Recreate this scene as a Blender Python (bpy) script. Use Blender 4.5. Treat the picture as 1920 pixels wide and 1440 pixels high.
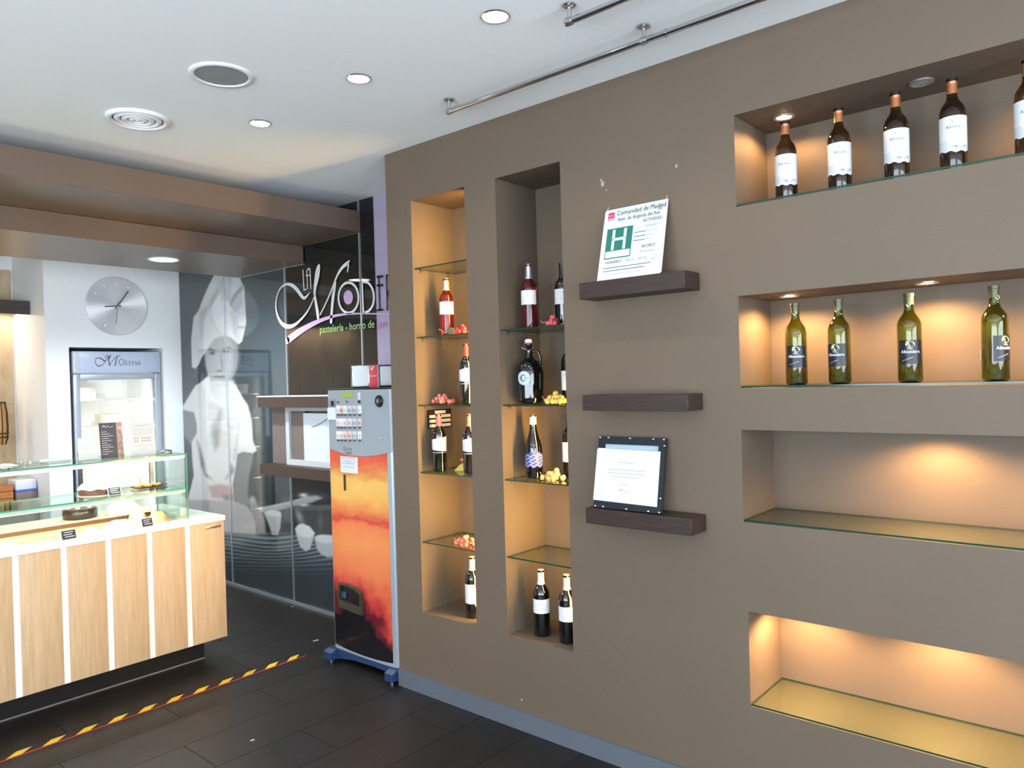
import bpy, bmesh, math, random
import numpy as np
from mathutils import Vector, Matrix

random.seed(7)
rng = np.random.default_rng(5)
for o in list(bpy.data.objects):
    bpy.data.objects.remove(o)
scene = bpy.context.scene
COL = scene.collection

# ------------------------------------------------------------------ camera
FPX, CH = 1400.0, 1.6
_th, _ph, _ro = math.radians(49.442), math.radians(-.336), math.radians(-1.64)
FW = Vector((math.sin(_th) * math.cos(_ph), math.cos(_th) * math.cos(_ph), math.sin(_ph)))
_r0 = Vector((math.cos(_th), -math.sin(_th), 0))
_u0 = _r0.cross(FW)
RT = math.cos(_ro) * _r0 + math.sin(_ro) * _u0
UP = -math.sin(_ro) * _r0 + math.cos(_ro) * _u0
CAM = Vector((0, 0, CH))
cd = bpy.data.cameras.new('camera')
cam = bpy.data.objects.new('camera', cd)
COL.objects.link(cam)
cd.sensor_fit = 'HORIZONTAL'
cd.sensor_width = 36.0
cd.lens = FPX / 1920 * 36.0
cd.clip_start = .02
m3 = Matrix((RT, UP, -FW)).transposed()
cam.matrix_world = Matrix.Translation(CAM) @ m3.to_4x4()
scene.camera = cam

# ------------------------------------------------------------------ world, exposure
w = bpy.data.worlds.new('world')
scene.world = w
w.use_nodes = True
w.node_tree.nodes['Background'].inputs[0].default_value = (.80, .90, 1, 1)
w.node_tree.nodes['Background'].inputs[1].default_value = 2.2
vs = scene.view_settings
vs.view_transform = 'Standard'
vs.look = 'None'
vs.gamma = 1
vs.use_curve_mapping = False
vs.exposure = 0.08
try:
    scene.cycles.max_bounces = 9
    scene.cycles.diffuse_bounces = 4
    scene.cycles.glossy_bounces = 4
    scene.cycles.transmission_bounces = 8
    scene.cycles.transparent_max_bounces = 16
    scene.cycles.caustics_reflective = False
    scene.cycles.caustics_refractive = False
except AttributeError:
    pass


def srgb(c):
    return tuple(((v / 255) / 12.92 if v / 255 <= .04045 else ((v / 255 + .055) / 1.055) ** 2.4) for v in c)


def area(name, loc, direction, sx, sy, power, color=(1, 1, 1), spread=180, parent=None):
    d = bpy.data.lights.new(name, 'AREA')
    d.shape = 'RECTANGLE'
    d.size, d.size_y = sx, sy
    d.energy = power
    d.color = color
    d.spread = math.radians(spread)
    o = bpy.data.objects.new(name, d)
    COL.objects.link(o)
    o.location = loc
    o.rotation_euler = Vector(direction).to_track_quat('-Z', 'Y').to_euler()
    if parent:
        o.parent = parent
    return o


def spot(name, loc, power, color, angle=110, blend=.6, radius=.03, parent=None):
    d = bpy.data.lights.new(name, 'SPOT')
    d.energy = power
    d.color = color
    d.spot_size = math.radians(angle)
    d.spot_blend = blend
    d.shadow_soft_size = radius
    o = bpy.data.objects.new(name, d)
    COL.objects.link(o)
    o.location = loc
    if parent:
        o.parent = parent
    return o


DAY = (.79, .905, 1.0)
WARM = (1.0, .62, .28)
# daylight coming in through the shop windows behind and left of the camera
area('daylight_front_window', (-.4, -3.28, 1.45), (0, 1, 0.85), 4.6, 2.3, 315, DAY)
area('daylight_left_window', (-3.28, -.1, 1.45), (1, 0, 0.85), 5.2, 2.3, 340, DAY)

# ------------------------------------------------------------------ pixel helpers
def ray(x, y):
    return FW + RT * ((x - 960) / FPX) - UP * ((y - 720) / FPX)


def onX(x, y, X):
    d = ray(x, y)
    return CAM + d * (X / d.x)


def onY(x, y, Y):
    d = ray(x, y)
    return CAM + d * (Y / d.y)


def onZ(x, y, Z):
    d = ray(x, y)
    return CAM + d * ((Z - CH) / d.z)


# ------------------------------------------------------------------ materials
MATS = {}


def mat(name, col, rough=.5, metal=0, spec=.5, coat=0, emit=None, estr=0, noise=0, nscale=30, bump=0,
        bscale=200, trans=0, ior=1.45, aniso=0):
    if name in MATS:
        return MATS[name]
    m = bpy.data.materials.new(name)
    m.use_nodes = True
    nt = m.node_tree
    b = nt.nodes['Principled BSDF']
    c = srgb(col)
    b.inputs['Base Color'].default_value = (*c, 1)
    b.inputs['Roughness'].default_value = rough
    b.inputs['Metallic'].default_value = metal
    b.inputs['Specular IOR Level'].default_value = spec
    b.inputs['Coat Weight'].default_value = coat
    b.inputs['Coat Roughness'].default_value = .05
    b.inputs['Transmission Weight'].default_value = trans
    b.inputs['IOR'].default_value = ior
    b.inputs['Anisotropic'].default_value = aniso
    if emit:
        b.inputs['Emission Color'].default_value = (*srgb(emit), 1)
        b.inputs['Emission Strength'].default_value = estr
    if noise or bump:
        tc = nt.nodes.new('ShaderNodeTexCoord')
    if noise:
        n = nt.nodes.new('ShaderNodeTexNoise')
        n.inputs['Scale'].default_value = nscale
        n.inputs['Detail'].default_value = 5
        nt.links.new(tc.outputs['Object'], n.inputs['Vector'])
        mr = nt.nodes.new('ShaderNodeMapRange')
        mr.inputs['From Min'].default_value = .3
        mr.inputs['From Max'].default_value = .7
        mr.inputs['To Min'].default_value = 1 - noise
        mr.inputs['To Max'].default_value = 1 + noise
        nt.links.new(n.outputs['Fac'], mr.inputs['Value'])
        mx = nt.nodes.new('ShaderNodeVectorMath')
        mx.operation = 'SCALE'
        mx.inputs[0].default_value = c
        nt.links.new(mr.outputs['Result'], mx.inputs['Scale'])
        nt.links.new(mx.outputs['Vector'], b.inputs['Base Color'])
    if bump:
        n2 = nt.nodes.new('ShaderNodeTexNoise')
        n2.inputs['Scale'].default_value = bscale
        n2.inputs['Detail'].default_value = 3
        nt.links.new(tc.outputs['Object'], n2.inputs['Vector'])
        bp = nt.nodes.new('ShaderNodeBump')
        bp.inputs['Strength'].default_value = bump
        bp.inputs['Distance'].default_value = .002
        nt.links.new(n2.outputs['Fac'], bp.inputs['Height'])
        nt.links.new(bp.outputs['Normal'], b.inputs['Normal'])
    MATS[name] = m
    return m


def wood(name, c1, c2, scale=(2, 2, 26), rough=.5, axis='Z'):
    m = bpy.data.materials.new(name)
    m.use_nodes = True
    nt = m.node_tree
    b = nt.nodes['Principled BSDF']
    b.inputs['Roughness'].default_value = rough
    tc = nt.nodes.new('ShaderNodeTexCoord')
    mp = nt.nodes.new('ShaderNodeMapping')
    mp.inputs['Scale'].default_value = scale
    nt.links.new(tc.outputs['Object'], mp.inputs['Vector'])
    n = nt.nodes.new('ShaderNodeTexNoise')
    n.inputs['Scale'].default_value = 3
    n.inputs['Detail'].default_value = 6
    n.inputs['Roughness'].default_value = .65
    nt.links.new(mp.outputs['Vector'], n.inputs['Vector'])
    cr = nt.nodes.new('ShaderNodeValToRGB')
    cr.color_ramp.elements[0].position = .3
    cr.color_ramp.elements[0].color = (*srgb(c1), 1)
    cr.color_ramp.elements[1].position = .7
    cr.color_ramp.elements[1].color = (*srgb(c2), 1)
    nt.links.new(n.outputs['Fac'], cr.inputs['Fac'])
    nt.links.new(cr.outputs['Color'], b.inputs['Base Color'])
    MATS[name] = m
    return m


def pane_mat(name, tint=(1, 1, 1), ior=1.5, rough=0.0):
    """thin clear sheet: transparent with fresnel reflection"""
    m = bpy.data.materials.new(name)
    m.use_nodes = True
    nt = m.node_tree
    nt.nodes.clear()
    out = nt.nodes.new('ShaderNodeOutputMaterial')
    mix = nt.nodes.new('ShaderNodeMixShader')
    tr = nt.nodes.new('ShaderNodeBsdfTransparent')
    tr.inputs[0].default_value = (*tint, 1)
    gl = nt.nodes.new('ShaderNodeBsdfGlossy')
    gl.inputs['Roughness'].default_value = rough
    fr = nt.nodes.new('ShaderNodeFresnel')
    ge = nt.nodes.new('ShaderNodeNewGeometry')
    mr = nt.nodes.new('ShaderNodeMapRange')
    mr.inputs['To Min'].default_value = ior
    mr.inputs['To Max'].default_value = 1 / ior
    nt.links.new(ge.outputs['Backfacing'], mr.inputs['Value'])
    nt.links.new(mr.outputs[0], fr.inputs['IOR'])
    nt.links.new(fr.outputs[0], mix.inputs[0])
    nt.links.new(tr.outputs[0], mix.inputs[1])
    nt.links.new(gl.outputs[0], mix.inputs[2])
    nt.links.new(mix.outputs[0], out.inputs[0])
    MATS[name] = m
    return m


def emis(name, col, strength):
    return mat(name, (200, 200, 200), emit=col, estr=strength)


BROWN = mat('brown_paint', (100, 86, 72), .62, noise=.03, nscale=3, bump=.05, bscale=300)
WHITEP = mat('white_paint', (240, 242, 244), .6, bump=.03)
CEILP = mat('ceiling_paint', (246, 249, 252), .75, bump=.02)
SOFF = mat('soffit_lacquer', (106, 89, 77), .33, noise=.03, nscale=4)
BASEB = mat('baseboard_grey', (92, 97, 106), .5)
DARKW = wood('dark_wood', (40, 28, 25), (60, 44, 38), (40, 2, 40), .45)
GREYMET = mat('brushed_steel', (190, 192, 195), .32, 1, bump=0)
CHROME = mat('chrome', (205, 205, 208), .12, 1)
ALU = mat('aluminium_profile', (196, 202, 208), .35, .8)
BLACKP = mat('black_plastic', (18, 18, 20), .4)
WHITEPL = mat('white_plastic', (236, 238, 240), .4)
PAPER = mat('white_paper', (206, 210, 214), .7)
INK = mat('print_ink_black', (36, 36, 40), .6)
INKG = mat('print_ink_grey', (150, 155, 162), .7)
INKL = mat('print_ink_pale', (196, 202, 208), .7)
PANE = pane_mat('clear_pane')
MURALGLASS = pane_mat('mural_glass', (.98, .99, .985), 1.45)
SHELFG = pane_mat('shelf_glass_face', (.90, .97, .93), 1.5)
GREENEDGE = mat('glass_edge_green', (12, 58, 44), .12, spec=.6, emit=(20, 120, 80), estr=0)
GREENEDGE2 = mat('glass_edge_bright_green', (70, 160, 132), .15, spec=.8)


# ------------------------------------------------------------------ mesh helpers
class MB:
    def __init__(s):
        s.v, s.f, s.mi = [], [], []
        s.cur = 0

    def add(s, vs_, fs):
        n = len(s.v)
        s.v += [tuple(p) for p in vs_]
        s.f += [[i + n for i in q] for q in fs]
        s.mi += [s.cur] * len(fs)
        return s

    def box(s, x0, x1, y0, y1, z0, z1):
        return s.add([(x0, y0, z0), (x1, y0, z0), (x1, y1, z0), (x0, y1, z0), (x0, y0, z1), (x1, y0, z1), (x1, y1, z1), (x0, y1, z1)],
                     [(0, 3, 2, 1), (4, 5, 6, 7), (0, 1, 5, 4), (1, 2, 6, 5), (2, 3, 7, 6), (3, 0, 4, 7)])

    def quad(s, a, b, c, d):
        return s.add([a, b, c, d], [(0, 1, 2, 3)])

    def lathe(s, prof, seg=32, cx=0, cy=0, cz=0, a0=0, a1=2 * math.pi):
        full = abs(a1 - a0 - 2 * math.pi) < 1e-6
        n = seg if full else seg + 1
        vs_, fs = [], []
        for (r, z) in prof:
            for k in range(n):
                a = a0 + (a1 - a0) * k / seg
                vs_.append((cx + r * math.cos(a), cy + r * math.sin(a), cz + z))
        for i in range(len(prof) - 1):
            for k in range(seg):
                k2 = (k + 1) % n
                fs.append((i * n + k, i * n + k2, (i + 1) * n + k2, (i + 1) * n + k))
        return s.add(vs_, fs)

    def tube(s, pts, r, seg=12, caps=True):
        pts = [Vector(p) for p in pts]
        rs = r if isinstance(r, (list, tuple)) else [r] * len(pts)
        vs_, fs = [], []
        ref = None
        for i, p in enumerate(pts):
            t = (pts[min(i + 1, len(pts) - 1)] - pts[max(i - 1, 0)]).normalized()
            if ref is None:
                ref = Vector((0, 0, 1)) if abs(t.z) < .9 else Vector((1, 0, 0))
            n1 = (ref - t * ref.dot(t)).normalized()
            ref = n1
            n2 = t.cross(n1)
            for k in range(seg):
                a = 2 * math.pi * k / seg
                vs_.append(p + (n1 * math.cos(a) + n2 * math.sin(a)) * rs[i])
        for i in range(len(pts) - 1):
            for k in range(seg):
                fs.append((i * seg + k, i * seg + (k + 1) % seg, (i + 1) * seg + (k + 1) % seg, (i + 1) * seg + k))
        if caps:
            fs.append(tuple(range(seg))[::-1])
            fs.append(tuple((len(pts) - 1) * seg + k for k in range(seg)))
        return s.add(vs_, fs)

    def prism(s, poly, d):
        """poly: list of 3D points (planar), extruded by vector d"""
        n = len(poly)
        a = [Vector(p) for p in poly]
        b = [p + Vector(d) for p in a]
        fs = [tuple(range(n))[::-1], tuple(range(n, 2 * n))]
        fs += [(i, (i + 1) % n, n + (i + 1) % n, n + i) for i in range(n)]
        return s.add(a + b, fs)

    def mesh(s, name, mats, smooth=None):
        me = bpy.data.meshes.new(name)
        me.from_pydata(s.v, [], s.f)
        for mm in (mats if isinstance(mats, (list, tuple)) else [mats]):
            me.materials.append(mm)
        if any(s.mi):
            me.polygons.foreach_set('material_index', s.mi)
        if smooth is not None:
            me.polygons.foreach_set('use_smooth', [True] * len(me.polygons))
            me.set_sharp_from_angle(angle=math.radians(smooth))
        me.update()
        return me

    def build(s, name, mats, parent=None, smooth=None, loc=None):
        o = bpy.data.objects.new(name, s.mesh(name, mats, smooth))
        COL.objects.link(o)
        if parent:
            o.parent = parent
        if loc:
            o.location = loc
        return o


def bevel_box(name, x0, x1, y0, y1, z0, z1, bev, m, parent=None, seg=3, smooth=40):
    bm = bmesh.new()
    bmesh.ops.create_cube(bm, size=1)
    for v in bm.verts:
        v.co = Vector(((x0 + x1) / 2 + v.co.x * (x1 - x0), (y0 + y1) / 2 + v.co.y * (y1 - y0), (z0 + z1) / 2 + v.co.z * (z1 - z0)))
    bmesh.ops.bevel(bm, geom=bm.edges[:], offset=bev, segments=seg, profile=.5, affect='EDGES')
    me = bpy.data.meshes.new(name)
    bm.to_mesh(me)
    bm.free()
    me.materials.append(m)
    me.polygons.foreach_set('use_smooth', [True] * len(me.polygons))
    me.set_sharp_from_angle(angle=math.radians(smooth))
    o = bpy.data.objects.new(name, me)
    COL.objects.link(o)
    if parent:
        o.parent = parent
    return o


def empty(name, loc, rz=0):
    o = bpy.data.objects.new(name, None)
    COL.objects.link(o)
    o.location = loc
    o.rotation_euler = (0, 0, rz)
    o.empty_display_size = .05
    return o


def tag(o, label=None, cat=None, group=None, kind=None):
    if label:
        o['label'] = label
    if cat:
        o['category'] = cat
    if group:
        o['group'] = group
    if kind:
        o['kind'] = kind
    return o


def copy_tree(o, parent=None):
    c = o.copy()
    COL.objects.link(c)
    c.parent = parent
    for ch in o.children:
        copy_tree(ch, c)
    return c


# flat artwork on a plane: origin + a*u + b*v, normal n
class Plane:
    def __init__(s, o, u, v, n=None):
        s.o, s.u, s.v = Vector(o), Vector(u), Vector(v)
        s.n = Vector(n).normalized() if n else s.u.cross(s.v).normalized()

    def p(s, a, b, h=0):
        return s.o + s.u * a + s.v * b + s.n * h

    def poly(s, mb, pts, h=.0006):
        mb.add([s.p(a, b, h) for a, b in pts], [tuple(range(len(pts)))])
        return mb

    def rect(s, mb, a0, a1, b0, b1, h=.0006):
        return s.poly(mb, [(a0, b0), (a1, b0), (a1, b1), (a0, b1)], h)

    def disc(s, mb, a, b, r, h=.0006, rb=None, seg=28):
        return s.poly(mb, [(a + r * math.cos(2 * math.pi * k / seg), b + (rb or r) * math.sin(2 * math.pi * k / seg)) for k in range(seg)], h)

    def text(s, mb, body, a, b, size, h=.0008, align='LEFT', sx=1.0, rot=0.0, shear=0, bold=0):
        vs_, fs = text_geo(body, align, shear, bold)
        c, sn = math.cos(rot), math.sin(rot)
        pts = []
        for x, y in vs_:
            x, y = x * size * sx, y * size
            pts.append(s.p(a + x * c - y * sn, b + x * sn + y * c, h))
        mb.add(pts, fs)
        return mb

    def ribbon(s, mb, pts, h=.0006, sub=6, round_ends=False):
        """pts: (a,b,width) control points, smoothed into a ribbon of varying width"""
        P = np.array(pts, float)
        n = len(P)
        out = []
        for i in range(n - 1):
            p0, p1, p2, p3 = P[max(i - 1, 0)], P[i], P[i + 1], P[min(i + 2, n - 1)]
            for k in range(sub):
                t = k / sub
                out.append(.5 * ((2 * p1) + (-p0 + p2) * t + (2 * p0 - 5 * p1 + 4 * p2 - p3) * t * t + (-p0 + 3 * p1 - 3 * p2 + p3) * t ** 3))
        out.append(P[-1])
        Q = np.array(out)
        T = np.gradient(Q[:, :2], axis=0)
        T /= np.linalg.norm(T, axis=1)[:, None] + 1e-9
        N = np.stack([-T[:, 1], T[:, 0]], 1)
        L = Q[:, :2] + N * Q[:, 2:3] / 2
        R_ = Q[:, :2] - N * Q[:, 2:3] / 2
        k = len(Q)
        mb.add([s.p(a, b, h) for a, b in L] + [s.p(a, b, h) for a, b in R_], [(i, i + 1, k + i + 1, k + i) for i in range(k - 1)])
        if round_ends:
            s.disc(mb, Q[0, 0], Q[0, 1], Q[0, 2] / 2, h)
        return mb


_TC = {}


def text_geo(body, align='LEFT', shear=0, bold=0):
    key = (body, align, shear, bold)
    if key not in _TC:
        c = bpy.data.curves.new('t', 'FONT')
        c.body = body
        c.align_x = align
        c.resolution_u = 2
        c.shear = shear
        c.offset = bold
        o = bpy.data.objects.new('t', c)
        COL.objects.link(o)
        dg = bpy.context.evaluated_depsgraph_get()
        me = bpy.data.meshes.new_from_object(o.evaluated_get(dg))
        _TC[key] = ([(v.co.x, v.co.y) for v in me.vertices], [tuple(p.vertices) for p in me.polygons])
        bpy.data.objects.remove(o)
        bpy.data.curves.remove(c)
        bpy.data.meshes.remove(me)
    return _TC[key]


# ================================================================== STRUCTURE
XW, XM, HC, YE = 2.588, 3.10, 2.805, 3.055
YB = 6.463
ROOMX0, ROOMY0 = -3.2, -3.2

# floor slab with separate tiles
fl = MB().box(ROOMX0, 3.25, ROOMY0, 7.4, -.08, -.003).build('floor', mat('floor_grout', (34, 33, 33), .7))
tag(fl, 'dark charcoal plank tile floor of the shop', 'floor', kind='structure')
TILE = bpy.data.materials.new('slate_tile')
TILE.use_nodes = True
nt = TILE.node_tree
b = nt.nodes['Principled BSDF']
oi = nt.nodes.new('ShaderNodeObjectInfo')
tc = nt.nodes.new('ShaderNodeTexCoord')
n1 = nt.nodes.new('ShaderNodeTexNoise')
n1.inputs['Scale'].default_value = 6
n1.inputs['Detail'].default_value = 8
nt.links.new(tc.outputs['Object'], n1.inputs['Vector'])
ad = nt.nodes.new('ShaderNodeMath')
ad.operation = 'MULTIPLY_ADD'
ad.inputs[1].default_value = .25
nt.links.new(oi.outputs['Random'], ad.inputs[0])
nt.links.new(n1.outputs['Fac'], ad.inputs[2])
cr = nt.nodes.new('ShaderNodeValToRGB')
cr.color_ramp.elements[0].position = .3
cr.color_ramp.elements[0].color = (*srgb((25, 23, 23)), 1)
cr.color_ramp.elements[1].position = .95
cr.color_ramp.elements[1].color = (*srgb((39, 36, 35)), 1)
nt.links.new(ad.outputs[0], cr.inputs['Fac'])
nt.links.new(cr.outputs[0], b.inputs['Base Color'])
b.inputs['Roughness'].default_value = .40
b.inputs['Specular IOR Level'].default_value = .28
bp = nt.nodes.new('ShaderNodeBump')
bp.inputs['Strength'].default_value = .12
bp.inputs['Distance'].default_value = .003
nt.links.new(n1.outputs['Fac'], bp.inputs['Height'])
nt.links.new(bp.outputs[0], b.inputs['Normal'])
TW, TL = .2915, .95
tile_me = MB().box(0.0015, TL - .0015, .0015, TW - .0015, -.003, 0).mesh('floor_tile', TILE)
row = 0
y = 2.157 - TW * 7
while y < 6.5:
    x = -1.0 - (row * .41) % TL
    while x < 3.1:
        if not (x > XW - .02 and y < 2.9):
            t = bpy.data.objects.new('floor_tile', tile_me)
            COL.objects.link(t)
            t.parent = fl
            t.location = (x, y, 0)
        x += TL
    y += TW
    row += 1

ce = MB().box(ROOMX0 - .1, 3.25, ROOMY0 - .1, 7.4, HC, HC + .1).build('ceiling', CEILP)
tag(ce, 'smooth white painted ceiling', 'ceiling', kind='structure')

# brown wall with niches
NICH = {'v1': (2.482, 2.862, .42, 2.53), 'v2': (1.910, 2.284, .42, 2.53),
        'h1': (-.40, 1.126, 2.200, 2.53), 'h2': (-.40, 1.128, 1.545, 1.878), 'h3': (-.40, 1.130, 1.061, 1.395), 'h4': (-.40, 1.122, .394, .737)}
ND = 2.888
mb = MB()
ys = sorted({ROOMY0, YE} | {v for n in NICH.values() for v in n[:2]})
zs = sorted({0, HC} | {v for n in NICH.values() for v in n[2:]})
for i in range(len(ys) - 1):
    for j in range(len(zs) - 1):
        cy, cz = (ys[i] + ys[i + 1]) / 2, (zs[j] + zs[j + 1]) / 2
        if any(n[0] < cy < n[1] and n[2] < cz < n[3] for n in NICH.values()):
            continue
        mb.quad((XW, ys[i + 1], zs[j]), (XW, ys[i], zs[j]), (XW, ys[i], zs[j + 1]), (XW, ys[i + 1], zs[j + 1]))
for (a0, a1, z0, z1) in NICH.values():
    mb.quad((XW, a0, z0), (ND, a0, z0), (ND, a0, z1), (XW, a0, z1))
    mb.quad((ND, a1, z0), (XW, a1, z0), (XW, a1, z1), (ND, a1, z1))
    mb.quad((XW, a1, z0), (ND, a1, z0), (ND, a0, z0), (XW, a0, z0))
    mb.quad((XW, a0, z1), (ND, a0, z1), (ND, a1, z1), (XW, a1, z1))
    mb.quad((ND, a1, z0), (ND, a1, z1), (ND, a0, z1), (ND, a0, z0))
mb.quad((XW, YE, 0), (XW, YE, HC), (3.2, YE, HC), (3.2, YE, 0))
mb.quad((3.2, YE, 0), (3.2, YE, HC), (3.2, ROOMY0, HC), (3.2, ROOMY0, 0))
wr = mb.build('wall_right', BROWN)
tag(wr, 'taupe brown display wall with recessed lit niches', 'wall', kind='structure')
# plaster patches of old screw holes
for (px, py, r, nm) in ((1130, 345, .016, 'plaster_patch'), (1127, 338, .007, 'plaster_patch'), (1137, 356, .005, 'plaster_patch'), (1268, 311, .009, 'plaster_patch'), (978, 1312, .007, 'plaster_patch')):
    p = onX(px, py, XW)
    q = MB()
    pts = []
    for k in range(11):
        a = 2 * math.pi * k / 11
        rr = r * random.uniform(.55, 1.1)
        pts.append((XW - .0012, p.y + rr * math.cos(a) * .7, p.z + rr * math.sin(a)))
    q.prism(pts, (.0012, 0, 0))
    q.build('plaster_patch', mat('plaster', (158, 150, 143), .8), wr)

bb = MB().box(XW - .012, XW, ROOMY0, YE, 0, .085).build('baseboard_right', BASEB)
tag(bb, 'blue grey baseboard along the brown wall', 'baseboard', kind='structure')

# backing wall of the mural, back wall, remaining room shell
wf = MB().box(XM + .012, 3.2, YE, 7.3, 0, HC).build('wall_far', mat('dark_backing', (60, 62, 66), .7))
tag(wf, 'side wall that carries the photo mural', 'wall', kind='structure')
FX0, FX1, FZ = 2.204, 2.938, 1.955
mb = MB()
mb.box(2.04, FX0, YB, 7.2, 0, HC)
mb.box(FX1, XM + .012, YB, 7.2, 0, HC)
mb.box(FX0, FX1, YB, 7.2, FZ, HC)
mb.box(ROOMX0, XM + .1, 7.2, 7.3, 0, HC)
wb = mb.build('wall_back', WHITEP)
tag(wb, 'white back wall with the fridge alcove and open recess', 'wall', kind='structure')
# panelled cladding of the recess: separate boards
CLAD = wood('oak_cladding', (176, 150, 118), (205, 182, 150), (3, 3, 1.2), .5)
zrows = [(.0, .62), (.623, 1.51), (1.513, 2.37), (2.373, 2.63)]
for (za, zb) in zrows:
    xx = 2.031
    while xx > -.2:
        bevel_box('cladding_board', max(xx - .62, -.3), xx - .003, 7.185, 7.2, za, zb - .003, .002, CLAD, wb, 1)
        xx -= .62

GW = mat('outer_wall_paint', (205, 200, 194), .7)
mb = MB()
for (a0, a1, z0, z1) in ((-3.2, -2.7, 0, HC), (1.9, 2.59, 0, HC), (-2.7, 1.9, 0, .3), (-2.7, 1.9, 2.6, HC)):
    mb.box(a0, a1, ROOMY0 - .15, ROOMY0, z0, z1)
tag(mb.build('wall_front', GW), 'shop front wall behind the viewer', 'wall', kind='structure')
mb = MB()
for (a0, a1, z0, z1) in ((-3.2, -2.7, 0, HC), (2.5, 7.2, 0, HC), (-2.7, 2.5, 0, .3), (-2.7, 2.5, 2.6, HC)):
    mb.box(ROOMX0 - .15, ROOMX0, a0, a1, z0, z1)
tag(mb.build('wall_left', GW), 'left shop wall outside the picture', 'wall', kind='structure')
FRM = mat('window_frame_dark', (70, 70, 74), .4, .5)
mb = MB()
for k in range(5):
    x = -2.7 + 4.6 * k / 4
    mb.box(x - .03, x + .03, ROOMY0 - .1, ROOMY0 - .04, .3, 2.6)
mb.box(-2.7, 1.9, ROOMY0 - .1, ROOMY0 - .04, .3, .36).box(-2.7, 1.9, ROOMY0 - .1, ROOMY0 - .04, 2.54, 2.6)
tag(mb.build('window_1', FRM), 'shop front window frame behind the viewer', 'window', kind='structure')
mb = MB()
for k in range(5):
    yv = -2.7 + 5.2 * k / 4
    mb.box(ROOMX0 - .1, ROOMX0 - .04, yv - .03, yv + .03, .3, 2.6)
mb.box(ROOMX0 - .1, ROOMX0 - .04, -2.7, 2.5, .3, .36).box(ROOMX0 - .1, ROOMX0 - .04, -2.7, 2.5, 2.54, 2.6)
tag(mb.build('window_2', FRM), 'left window frame outside the picture', 'window', kind='structure')

# two hanging ceiling slabs over the counter
s1 = bevel_box('ceiling_canopy', -.9, XM - .012, 3.92, 5.45, 2.592, 2.732, .002, SOFF, None, 1)
tag(s1, 'upper brown hanging canopy slab stepping out over the counter', 'canopy')
s2 = bevel_box('ceiling_canopy', -.9, XM - .012, 4.557, 5.45, 2.465, 2.5915, .002, SOFF, None, 1)
tag(s2, 'lower brown hanging canopy slab with the round light', 'canopy')
for hx in (-.6, .6, 1.8, 2.9):
    MB().box(hx - .04, hx + .04, 4.9, 5.1, 2.732, HC).build('hanger_block', SOFF, s1)
for o_, yf, zt in ((s1, 3.925, 2.60), (s2, 4.562, 2.47)):
    MB().box(XM - .0125, XM - .0005, yf, 5.45, zt - .008, zt - .002).build('edge_profile', ALU, o_)

# ================================================================== MURAL
print('mural')
MY0, MY1 = 3.30, YB
GS = .0075
ny, nz = int((MY1 - MY0) / GS), int(HC / GS)
gy = np.linspace(MY0, MY1, ny + 1)
gz = np.linspace(0, HC, nz + 1)
YY, ZZ = np.meshgrid(gy, gz)
vx, vy, vz = XM - CAM.x, YY - CAM.y, ZZ - CAM.z
dep = vx * FW.x + vy * FW.y + vz * FW.z
U = 960 + FPX * (vx * RT.x + vy * RT.y + vz * RT.z) / dep
V = 720 - FPX * (vx * UP.x + vy * UP.y + vz * UP.z) / dep
IMG = np.zeros(YY.shape + (3,))


def lin(c):
    return np.array(srgb(c))


def sm(x):
    x = np.clip(x, 0, 1)
    return x * x * (3 - 2 * x)


def pmask(pts, soft=2.0):
    P = np.array(pts, float)
    x0, y0 = P.min(0) - soft
    x1, y1 = P.max(0) + soft
    sel = (U > x0) & (U < x1) & (V > y0) & (V < y1)
    u, v = U[sel], V[sel]
    ins = np.zeros(u.shape, bool)
    dm = np.full(u.shape, 1e9)
    for i in range(len(P)):
        a, b_ = P[i], P[(i + 1) % len(P)]
        cond = (a[1] > v) != (b_[1] > v)
        with np.errstate(divide='ignore', invalid='ignore'):
            xi = (b_[0] - a[0]) * (v - a[1]) / (b_[1] - a[1] + 1e-12) + a[0]
        ins ^= cond & (u < xi)
        d = b_ - a
        t = np.clip(((u - a[0]) * d[0] + (v - a[1]) * d[1]) / (d @ d + 1e-9), 0, 1)
        dm = np.minimum(dm, np.hypot(u - a[0] - t * d[0], v - a[1] - t * d[1]))
    sd = np.where(ins, dm, -dm)
    out = np.zeros(U.shape)
    out[sel] = sm(sd / (2 * soft) + .5)
    return out


def paint(mask, col, op=1.0):
    global IMG
    a = (mask * op)[..., None]
    IMG = IMG * (1 - a) + lin(col) * a if not isinstance(col, np.ndarray) else IMG * (1 - a) + col * a


def poly(pts, col, soft=1.5, op=1.0, k=(0, 0, 1)):
    paint(pmask([(k[0] + x * k[2], k[1] + y * k[2]) for x, y in pts], soft), col, op)


def blob(x, y, rx, ry, col, op=1.0, k=(0, 0, 1), ang=0):
    cx, cy = k[0] + x * k[2], k[1] + y * k[2]
    du, dv = U - cx, V - cy
    c, s_ = math.cos(ang), math.sin(ang)
    e = ((du * c + dv * s_) / (rx * k[2])) ** 2 + ((-du * s_ + dv * c) / (ry * k[2])) ** 2
    paint(np.exp(-e * 1.4), col, op)


# background: grey studio fading to black on the right panels
J1, J2, J3, LIL = 5.685, 4.812, 3.93, 3.788
base = np.where((YY > J2)[..., None], lin((54, 66, 73)), lin((11, 10, 12)))
grad = sm((1.25 - ZZ) / .6)[..., None]
IMG = base * (1 - grad) + lin((34, 38, 42)) * grad
IMG *= (0.94 + .10 * np.sin(YY * 2.1 + 1) * np.cos(ZZ * 1.7))[..., None]
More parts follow.
